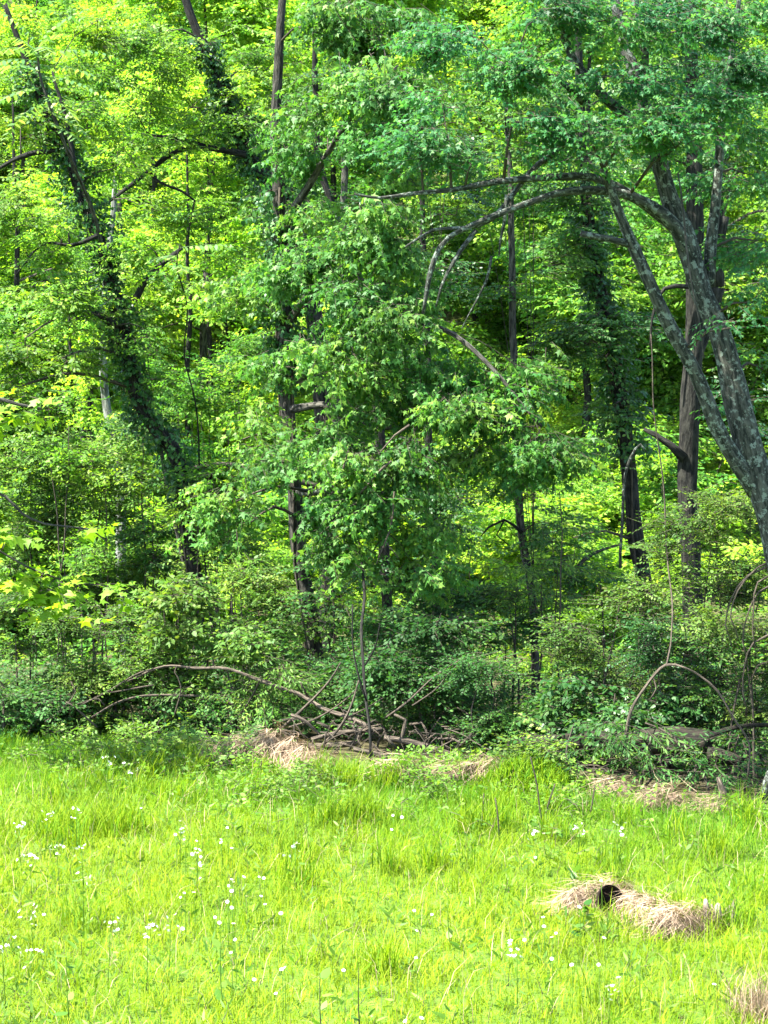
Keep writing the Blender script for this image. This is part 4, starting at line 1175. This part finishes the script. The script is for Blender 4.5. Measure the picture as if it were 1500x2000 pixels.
# brush pile: individual sticks
pile = [('weathered pole lying flat along the front of the brush pile', [(608, 1444, 9), (680, 1430, 10), (745, 1424, 9)], 24.2),
        ('long weathered branch sloping down right out of the brush pile', [(750, 1440, 12), (800, 1450, 13), (860, 1470, 12), (905, 1482, 9)], 23.9),
        ('thick weathered branch across the middle of the brush pile', [(690, 1462, 9), (740, 1475, 12), (800, 1488, 10), (850, 1490, 8)], 23.7),
        ('upright forked pale branch in the brush pile', [(782, 1452, 9), (788, 1430, 8), (792, 1405, 7), (770, 1395, 5)], 23.9),
        ('dark log end at the left of the brush pile', [(600, 1458, 13), (660, 1455, 12), (700, 1453, 10)], 24.5)]
for lb, sp, Y in pile:
    stick('brush_branch', lb, 'branch', [(*s_, Y) for s_ in sp], Y, B_deadw, 'larger branches in the brush pile')
for k in range(95):
    px, py = rng.uniform(575, 910), rng.uniform(1408, 1492)
    py = max(py, 1402 + abs(px - 660) * .17)
    Y = 24.6 - (py - 1400) / 75 + rng.uniform(-.2, .4)
    a = rng.normal(.2, .9)
    L = rng.uniform(25, 130)
    dx, dy = L * math.cos(a), L * math.sin(a) * .6
    w_ = 2 + 5 * rng.uniform(0, 1) ** 2.2
    q = [(px - dx / 2, py - dy / 2, w_, Y), (px + rng.normal(0, 9), py + rng.normal(0, 9) - 5, w_ * .9, Y - .05), (px + dx / 2, py + dy / 2, w_ * .6, Y - rng.uniform(-.1, .25))]
    stick('brush_stick', 'thin weathered stick tangled in the brush pile at the meadow edge', 'stick', q, Y, B_deadw if k % 3 else B_twig, 'thin sticks in the brush pile', seg=5)
for k in range(34):
    px = rng.uniform(1160, 1495)
    py = 1500 + (px - 1160) * .16 + rng.uniform(-25, 30)
    z = rng.uniform(.03, .15)
    c = PG(px, py, z)
    a = rng.uniform(-.7, .7)
    L = rng.uniform(.15, .5)
    d = np.array([math.cos(a), math.sin(a) * .7, rng.uniform(-.15, .35)]) * L / 2
    g = G()
    r0 = rng.uniform(.005, .012)
    tube(g, [np.append(c - d, r0), np.append(c + [0, 0, .02], r0), np.append(c + d, r0 * .5)], seg=5, step=.06, wob=.01)
    tag(g.obj('litter_stick', B_deadw, origin=tuple(c)), 'small dead stick in the twig litter at the right meadow edge', 'stick', 'small sticks in the litter at the right edge')
for k, (a_, b_) in enumerate([((1035, 1480), (1062, 1600)), ((1062, 1585), (1085, 1530)), ((1070, 1420), (1052, 1475)), ((1150, 1580), (1165, 1530)), ((940, 1600), (948, 1550)), ((970, 1560), (975, 1620))]):
    p0, p1 = PG(max(a_, b_, key=lambda q: q[1])[0], max(a_[1], b_[1]), 0), None
    lo, hi = (a_, b_) if a_[1] > b_[1] else (b_, a_)
    Y = PG(lo[0], min(1640, lo[1] + 20), 0)[1]
    stick('dry_stalk', ['tall pale dry stalk standing right of the grass hummock', 'short dry stalk beside the tall pale one', 'dry stalk behind the grass hummock', 'dry stalk left of the twig litter', 'dry curved stalk in the grass left of the hummock', 'second dry curved stalk in the grass left of the hummock'][k], 'stalk',
          [(lo[0], lo[1] + 25, 4, Y), ((lo[0] + hi[0]) / 2 + 3, (lo[1] + hi[1]) / 2, 3, Y), (hi[0], hi[1], 2.5, Y)], Y, B_deadw, seg=4)

# mossy fallen log
tl = thing('fallen_log', 'dark mossy rotten log lying under the bushes on the right', 'log', P(1300, 1450, 22.2))
g = G()
tube(g, trunk_pts([(990, 1452, 20, 23.6), (1100, 1446, 30, 23.2), (1200, 1446, 42, 22.9), (1300, 1446, 52, 22.7), (1385, 1452, 56, 22.5)], 22, False), seg=20, step=.06, rough=.16)
g.obj('trunk', B_rot, tl)
g = G()
tube(g, trunk_pts([(1385, 1474, 34, 22.4), (1420, 1480, 28, 22.3), (1450, 1486, 16, 22.2)], 22, False), seg=14, step=.05, rough=.25)
g.obj('broken_end', B_rot, tl)
g = G()
tube(g, trunk_pts([(1380, 1440, 12, 22), (1440, 1420, 10, 21.9), (1520, 1415, 9, 21.8)], 22, False), seg=8, step=.1, rough=.1)
g.obj('branch', B_rot, tl)
stick('broken_stump', 'small pale broken stump at the right meadow edge', 'stump', [(1418, 1580, 22, 21), (1412, 1545, 16, 21), (1402, 1515, 7, 21)], 21, B_deadw, seg=9)
stick('tree_root', 'pale root end poking in at the right edge above the grass', 'root', [(1500, 1560, 26, 20.6), (1498, 1530, 20, 20.6), (1503, 1505, 10, 20.6)], 21, B_lich, seg=9)

# ------------------------------------------------------------------ straw heaps
def straw(name, label, ctrs, n, ln=(.25, .5), group=None, wd=.007, mat=None, carve=None):
    """ctrs: list of (x,y,z_ground,rx,ry,h): domes of combed dead grass"""
    c0 = ctrs[0]
    ctrs = [(a_, b_, float(H(a_, b_)), d_, e_, f_ + .02) for a_, b_, c_, d_, e_, f_ in ctrs]
    t = thing(name, label, 'dead grass', (c0[0], c0[1], ctrs[0][2]), group)
    gs = G()
    for (cx, cy, cz, rx, ry, h) in ctrs:
        # core dome
        u, v = np.meshgrid(np.linspace(0, 2 * np.pi, 41), np.linspace(0, np.pi / 2, 15), indexing='ij')
        k_ = 1 + .1 * np.sin(3 * u + cx) * np.cos(4 * v)
        V = np.stack([cx + rx * .82 * np.cos(u) * np.cos(v) * k_, cy + ry * .82 * np.sin(u) * np.cos(v) * k_, cz - .04 + h * .8 * np.sin(v) * k_], -1).reshape(-1, 3)
        i, j = np.meshgrid(np.arange(40), np.arange(14), indexing='ij')
        a = (i * 15 + j).ravel()
        T = np.vstack([np.stack([a, a + 15, a + 16], 1), np.stack([a, a + 16, a + 1], 1)])
        gs.add(V, T, .2, None, 0)
        m = int(n / len(ctrs))
        th = rng.uniform(0, 2 * np.pi, m)
        ph = np.arcsin(rng.uniform(.1, 1, m) ** .8)
        L = rng.uniform(*ln, m)
        tw = rng.normal(0, 1.2, m)
        lift = np.abs(rng.normal(0, .035, m)) + .003 + (rng.uniform(0, 1, m) < .08) * rng.uniform(0, .12, m)
        lump = 1 + .16 * np.sin(3 * th + cx * 9) * np.sin(5 * ph + cy) + .1 * np.sin(7 * th)
        wv = rng.uniform(.5, 1.2, m) * wd
        rm = (rx + ry) / 2
        V = np.zeros((m, 7, 3))
        rend = rng.uniform(0, 1, m)
        for k in range(4):
            f = k / 3
            pk = ph - L * f / (rm + h) * 1.6
            tk = th + tw * f
            cp = np.where(pk > 0, np.cos(np.maximum(pk, 0)), 1 - np.minimum(pk, 0) * 1.0)
            ou = lift * (.3 + f) * (1 + rend)
            x = cx + (rx * lump * cp + ou) * np.cos(tk)
            y_ = cy + (ry * lump * cp + ou) * np.sin(tk)
            z = np.maximum(cz + .01, cz + h * lump * np.sin(np.maximum(pk, 0)) + ou * np.sin(np.maximum(ph, 0)) * .7)
            wk = wv * (1 - f) / 2
            if k < 3:
                V[:, 2 * k] = np.stack([x - wk * np.sin(tk), y_ + wk * np.cos(tk), z], 1)
                V[:, 2 * k + 1] = np.stack([x + wk * np.sin(tk), y_ - wk * np.cos(tk), z + wk * .5], 1)
            else:
                V[:, 6] = np.stack([x, y_, z], 1)
        T0 = np.array([[0, 1, 3], [0, 3, 2], [2, 3, 5], [2, 5, 4], [4, 5, 6]])
        T = (T0[None] + (np.arange(m) * 7)[:, None, None]).reshape(-1, 3)
        gs.add(V.reshape(-1, 3), T, np.repeat(rend, 7), None, 0)
    if carve is not None:
        cc, rr_ = np.array(carve[0]), np.array(carve[1])
        for q in range(len(gs.T)):
            off = gs.T[q].min()
            Vq = gs.V[q]
            ctr = Vq[gs.T[q] - sum(len(v_) for v_ in gs.V[:q])].mean(1)
            an = np.arctan2(ctr[:, 2] - cc[2], ctr[:, 0] - cc[0])
            rad_ = np.linalg.norm((ctr - cc) / rr_, axis=1) / (1 + .32 * np.sin(3 * an + 1) + .16 * np.sin(7 * an))
            keep_ = (rad_ > 1) | ((rng.uniform(0, 1, len(ctr)) < .3) & (q % 2 == 1))
            gs.T[q] = gs.T[q][keep_]
            gs.m[q] = gs.m[q][keep_]
    gs.obj('thatch', [mat or M_straw], t, kind='stuff')
    return t
def dome(px, py_top, py_bot, rx_px, ratio=.8):
    gp = PG(px, py_bot, 0)
    Y = gp[1]
    rx = rx_px * Y / FPX
    h = (py_bot - py_top) * Y / FPX * .92
    return (gp[0], Y + rx * ratio * .4, 0, rx, rx * ratio, max(.05, h * .85))
straw('straw_heap', 'tall tan heap of combed dead grass left of the brush pile', [dome(535, 1408, 1500, 36), dome(575, 1428, 1505, 34), dome(600, 1452, 1510, 30)], 2600, (.12, .4))
straw('straw_heap', 'long drooping mat of dead grass on a rail left of the tall heap', [dome(425, 1432, 1490, 40, .4), dome(475, 1424, 1490, 38, .4), dome(515, 1420, 1495, 30, .4)], 1800, (.08, .25))
straw('straw_heap', 'flattened dead grass below the brush pile', [dome(630, 1466, 1512, 44, .5), dome(790, 1480, 1532, 56, .4), dome(880, 1486, 1538, 56, .4)], 1700, (.08, .25))
straw('straw_heap', 'small tan clump of dead grass right of the brush pile', [dome(965, 1474, 1540, 28, .6), dome(930, 1484, 1538, 28, .5)], 1200, (.1, .28))
straw('straw_heap', 'brown thatch of dead grass in the twig litter on the right', [dome(1315, 1534, 1585, 46, .6), dome(1275, 1542, 1590, 34, .6)], 900, (.08, .25))
c_ = PG(1500, 1985, 0)
k = 700
q = np.stack([c_[0] + rng.normal(0, .13, k), c_[1] + rng.normal(0, .16, k), np.zeros(k)], 1)
V, T, r = blades(q, rng.uniform(.12, .42, k), rng.uniform(.003, .007, k), rng.uniform(0, 1, k), .8, curl=.8)
tg_ = thing('dead_grass_tuft', 'bleached dead grass tuft in the bottom right corner', 'dead grass', c_)
G().add(V, T, r).obj('dead_blades', M_straw, tg_, kind='stuff')
straw('straw_litter', 'scattered dead grass on the bare soil right of the twig litter', [dome(1400, 1560, 1590, 60, .4), dome(1210, 1522, 1560, 50, .4)], 700, (.08, .25))
# the mound with the dark hole in the meadow
gp = PG(1193, 1800, 0)
hc = (gp[0], gp[1] - .02, .172)
mound = straw('straw_mound', 'tan dead grass mound in the meadow with a dark hole', [dome(1150, 1716, 1775, 38, .7), dome(1205, 1704, 1775, 44, .7), dome(1250, 1732, 1795, 36, .7), dome(1285, 1748, 1805, 44, .6), dome(1350, 1760, 1815, 52, .5), dome(1315, 1766, 1832, 44, .5), dome(1120, 1735, 1780, 26, .5)], 5600, (.1, .3), carve=(hc, (.082, .17, .048)))
g = G()
u, v = np.meshgrid(np.linspace(0, 2 * np.pi, 19), np.linspace(-np.pi / 2, np.pi / 2, 9), indexing='ij')
kk = 1 + .18 * np.sin(3 * u + 1) + .1 * np.sin(7 * u)
# ragged near-black bowl behind the opening; its colour paints the shade inside
V = np.stack([hc[0] + .10 * np.cos(u) * np.cos(v) * kk, hc[1] + .16 + .10 * np.abs(np.sin(u)) * np.cos(v) * kk, hc[2] - .02 + .12 * np.sin(v)], -1).reshape(-1, 3)
i, j = np.meshgrid(np.arange(18), np.arange(8), indexing='ij')
a = (i * 9 + j).ravel()
g.add(V, np.vstack([np.stack([a, a + 9, a + 10], 1), np.stack([a, a + 10, a + 1], 1)]))
g.obj('hollow', M_hole, mound)
k = 420
q = np.stack([hc[0] + rng.uniform(-.35, .95, k), hc[1] + rng.normal(-.14, .12, k), np.zeros(k)], 1)
V, T, r = blades(q, rng.uniform(.12, .30, k), rng.uniform(.005, .009, k), rng.uniform(.1, .9, k), .6)
G().add(V, T, r).obj('grass_through_straw', M_grass, kind='stuff')
stp = thing('rotten_stump', 'pale splintered stump at the right end of the straw mound', 'stump', PG(1395, 1800, 0))
for (px, py, w_, hh, ln_) in [(1382, 1806, 24, 50, -4), (1398, 1808, 24, 44, 5), (1412, 1804, 20, 36, 14), (1430, 1800, 18, 44, 6), (1390, 1812, 18, 34, -12), (1405, 1806, 14, 40, -16)]:
    Y = PG(px, py, 0)[1]
    g = G()
    tube(g, trunk_pts([(px, py + 6, w_, Y), (px + ln_ * .5, py - hh * .5, w_ * .8, Y), (px + ln_, py - hh, w_ * .25, Y)], Y, False), seg=7, step=.03, rough=.25)
    g.obj('splinter', M_stump, stp)

# ------------------------------------------------------------------ flowers
def blossom_mesh():
    g = G()
    n = 6
    for k in range(n):
        a = 2 * math.pi * k / n
        c, s_ = math.cos(a), math.sin(a)
        V = np.array([[0, 0, 0], [c * .6 - s_ * .35, s_ * .6 + c * .35, .45], [c * 1.15, s_ * 1.15, .55], [c * .6 + s_ * .35, s_ * .6 - c * .35, .45]])
        g.add(V, [[0, 1, 2], [0, 2, 3]], rng.uniform(0, 1))
    return g.mesh('blossom', [M_white])
BL = blossom_mesh()
def spike(px, py, label, h=.5, n=9, spread=.045):
    top = PG(px, py, h)
    gz = float(H(top[0], top[1]))
    t = thing('white_wildflower', label, 'wildflower', (top[0], top[1], gz), 'white flowering spikes in the meadow')
    g = G()
    lean = rng.normal(0, .02, 2)
    tube(g, [[top[0] + lean[0], top[1] + lean[1], gz - .02, .004], [top[0], top[1], gz + h * .6, .003], [top[0], top[1], h, .002]], seg=4, step=.1)
    g.obj('stem', M_weed, t)
    for k in range(n):
        o = bpy.data.objects.new('blossom', BL)
        col.objects.link(o)
        o.parent = t
        o.location = (rng.normal(0, spread), rng.normal(0, spread * .7), h - gz - abs(rng.normal(0, .07)) + .02)
        s_ = rng.uniform(.011, .019)
        o.scale = (s_, s_, s_)
        o.rotation_euler = (rng.normal(0, .6), rng.normal(0, .6), rng.uniform(0, 6))
    g = G()
    put_sprays(g, T_herb, np.array([[top[0], top[1], gz + q] for q in (.03, .1, .18, .26)]), rng.uniform(0, 6, 4), rng.uniform(.5, 1.2, 4), rng.normal(0, .2, 4), np.full(4, .8), rng.uniform(0, 1, 4), twigs=False)
    g.obj('leaves', M_weed, t)
T_herb = tset('lance', 4, .05, .10, 5, droop=-.2, spread=70)
spikes = [((36, 1606), 'full cluster of white blossoms close to the left edge, upper meadow'), ((112, 1650), 'dense white flower cluster above and right of a smaller one, far left'), ((60, 1672), 'loose flat white flower cluster at the far left, middle meadow'),
          ((160, 1652), 'narrow white flower spike right of the dense far-left cluster'), ((162, 1708), 'tall white spike alone below the narrow one'), ((62, 1776), 'branched white flower spike at the far left, lower meadow'),
          ((214, 1796), 'round white flower spike over dark stems, lower left'), ((288, 1804), 'white flower spike on a dark stalk, right of the round one'), ((60, 1856), 'lowest white flower spike near the left edge'),
          ((5, 1836), 'white flowers cut by the left edge of the picture'), ((332, 1790), 'thin white spike with pale leaves, lower left of centre'), ((352, 1610), 'white flower cluster among daisies, upper left of centre'),
          ((385, 1664), 'white spike just above the patch of daisies'), ((577, 1652), 'bright white upright spike standing alone left of centre'), ((92, 1588), 'faint white spike high in the left meadow'),
          ((149, 1582), 'faint white spike right of the other high one'), ((210, 1478), 'small white spike in the taller grass near the left bushes'), ((255, 1492), 'small white spike farthest right near the left bushes'),
          ((1047, 1626), 'white flower cluster right of centre, leftmost of three in a row'), ((1132, 1614), 'white flower cluster right of centre, middle of three in a row'), ((1207, 1612), 'white flower spike right of centre, rightmost of three in a row'),
          ((1010, 1846), 'bright white flower head alone left below the straw mound'), ((1190, 1930), 'drooping white flower spike at the bottom below the straw mound')]
for (q, lb) in spikes:
    spike(q[0], q[1], lb, .42 if q[1] < 1700 else .5, int(rng.integers(7, 12)))
def daisy_mesh():
    g = G()
    for k in range(14):
        a = 2 * math.pi * k / 14 + rng.normal(0, .05)
        c, s_ = math.cos(a), math.sin(a)
        V = np.array([[0, 0, 0], [c * .7 - s_ * .16, s_ * .7 + c * .16, .06], [c, s_, 0], [c * .7 + s_ * .16, s_ * .7 - c * .16, .06]])
        g.add(V, [[0, 1, 2], [0, 2, 3]], rng.uniform(0, 1), None, 0)
    return g.mesh('petals', [M_white])
DM = daisy_mesh()
g = G()
u = np.linspace(0, 2 * np.pi, 9)[:-1]
V = np.vstack([np.stack([.3 * np.cos(u), .3 * np.sin(u), 0 * u + .03], 1), np.stack([.2 * np.cos(u), .2 * np.sin(u), 0 * u + .13], 1), [[0, 0, .16]]])
T = [[i, (i + 1) % 8, 8 + (i + 1) % 8] for i in range(8)] + [[i, 8 + (i + 1) % 8, 8 + i] for i in range(8)] + [[8 + i, 8 + (i + 1) % 8, 16] for i in range(8)]
DD = g.add(V, T).mesh('flower_disc', [M_yellow])
g = G()
tube(g, [[0, 0, -.45, .003], [.01, 0, -.2, .0025], [0, 0, 0, .002]], seg=4, step=.1)
DS = g.mesh('stem', [M_weed])
d7 = [(551, 56), (720, 168), (768, 184), (788, 160), (888, 133), (863, 178), (863, 190), (905, 212), (953, 325), (782, 330), (853, 362), (905, 335), (893, 360), (912, 345), (905, 380), (1012, 325), (1030, 330), (1020, 400), (1035, 432), (757, 385), (720, 388), (705, 405), (905, 445), (963, 400), (1097, 467), (857, 504), (912, 507), (840, 483), (990, 530), (918, 570), (902, 621), (1110, 680), (1100, 686), (1342, 690), (993, 726), (1077, 780), (685, 160), (888, 422)]
d8 = [(35, 85), (70, 92), (30, 140), (848, 340), (763, 442), (118, 457), (187, 472), (622, 482), (625, 518), (128, 535), (860, 563), (125, 641), (655, 560), (672, 545), (838, 668), (655, 645), (915, 717), (1290, 744), (147, 876), (82, 888), (733, 668)]
for (x, y) in [(a / 2, b / 2 + 1550) for a, b in d7] + [(a / 2 + 750, b / 2 + 1550) for a, b in d8]:
    h = .38
    p = PG(x, y, h)
    t = thing('daisy', 'small white daisy-like flower on a thin stem in the meadow grass', 'daisy', p, 'small white daisies in the meadow')
    s_ = rng.uniform(.012, .018)
    for me, sc_ in ((DM, s_), (DD, s_), (DS, 1)):
        o = bpy.data.objects.new(me.name.split('.')[0], me)
        col.objects.link(o)
        o.parent = t
        o.scale = (sc_,) * 3
        if sc_ != 1:
            o.rotation_euler = (rng.normal(.35, .3), rng.normal(0, .3), 0)

# taller weeds standing in the meadow
for (px, py, h, n, lb, mt) in [(875, 1745, .45, 4, 'single broad-leaved weed on a thin stem in mid meadow', M_weed), (625, 1900, .55, 5, 'tall reddish weed stalk at the bottom left of centre', M_weed), (700, 1890, .55, 5, 'second tall weed stalk right of the reddish one', M_weed),
                               (130, 1860, .55, 7, 'broad pale green weed at the bottom left', M_weed), (1120, 1700, .3, 9, 'dark leafy weed just left above the straw mound', M_bush), (1140, 1765, .32, 16, 'dark leafy weed in front of the mound hole', M_bush),
                               (1250, 1880, .4, 5, 'upright bladed weed below the straw mound', M_weed), (430, 1840, .5, 5, 'weed with upright grey-green leaves left of centre', M_weed)]:
    top = PG(px, py, h)
    t = thing('meadow_weed', lb, 'weed', (top[0], top[1], 0))
    g = G()
    tube(g, [[top[0] + .02, top[1], -.02, .005], [top[0], top[1], h * .5, .004], [top[0], top[1], h, .002]], seg=4, step=.1)
    g.obj('stem', B_twig if 'reddish' in lb else M_weed, t)
    for k in range(n):
        V, T = SH['oval6'] if 'bladed' not in lb else SH['lance']
        A = rot(rng.uniform(0, 6.28), rng.uniform(-.1, 1.0), rng.normal(0, .3))[0] @ YX.T
        sz = rng.uniform(.08, .14)
        z = h * (k + .8) / (n + .2)
        G().add(V @ A.T * sz + [top[0] + (.01), top[1], z], T, rng.uniform(0, 1)).obj('leaf', mt, t)
# broad-leaved plant in front of the bushes
for (px, py, h, lb) in [(362, 1395, .62, 'broad-leaved pokeweed standing at the meadow edge in front of the bushes'), (150, 1405, .35, 'small broad-leaved weed at the meadow edge far left')]:
    Y = PG(px, 1490, 0)[1] if px > 300 else PG(px, 1450, 0)[1]
    top = P(px, py, Y)
    t = thing('pokeweed', lb, 'weed', (top[0], top[1], 0))
    g = G()
    tube(g, [[top[0], top[1], -.05, .012], [top[0] + .03, top[1], top[2] * .5, .009], [top[0], top[1], top[2], .005]], seg=6, step=.1)
    g.obj('stem', M_weed, t)
    for k in range(26):
        V, T = SH['oval6']
        f = rng.uniform(.2, 1)
        yw = rng.uniform(0, 6.28)
        A = rot(yw, rng.uniform(-.5, .6), rng.normal(0, .3))[0] @ YX.T
        sz = rng.uniform(.09, .17)
        r_ = rng.uniform(.02, .22) * (1.1 - f * .5)
        G().add(V @ A.T * sz + [top[0] + r_ * math.cos(yw), top[1] + r_ * math.sin(yw), max(.1, top[2] * f)], T, rng.uniform(0, 1)).obj('leaf', M_bush, t)
# hummock of fine green plants
k = 2600
th, rr = rng.uniform(0, 6.28, k), np.sqrt(rng.uniform(0, 1, k))
c = PG(1030, 1545, 0)
hx, hy = c[0] + .62 * rr * np.cos(th), c[1] + .45 * rr * np.sin(th)
V, T, r = blades(np.stack([hx, hy, .30 * (1 - rr ** 2) - .03], 1), rng.uniform(.08, .22, k), np.full(k, .011), rng.uniform(0, .6, k), .9)
o = G().add(V, T, r).obj('grass_hummock', M_grass, origin=(c[0], c[1], 0), kind='stuff')
for nm, lb, ct in [('ground', 'meadow soil running back under the wood and up the hill behind', 'ground'),
                   ('meadow_grass', 'bright lime green meadow grass filling the foreground', 'grass'),
                   ('tall_grass', 'scattered taller darker tufts standing in the meadow grass', 'grass'),
                   ('dry_grass_stems', 'thin dry tan stems mixed through the meadow grass', 'dry grass'),
                   ('low_weeds', 'low broad-leaved weeds along the back edge of the meadow', 'weeds'),
                   ('meadow_herbs', 'small narrow-leaved herbs scattered through the meadow', 'weeds'),
                   ('undergrowth', 'dark leafy undergrowth on the soil beneath the edge bushes', 'undergrowth'),
                   ('forest_ground_cover', 'sunlit green ground cover on the bank behind the front trees', 'ground cover'),
                   ('grass_through_straw', 'live green blades growing through the tan straw mound', 'grass'),
                   ('grass_hummock', 'rounded hummock of fine green grass right of the brush pile', 'grass')]:
    o = bpy.data.objects.get(nm)
    if o is not None:
        o['label'] = lb
        o['category'] = ct
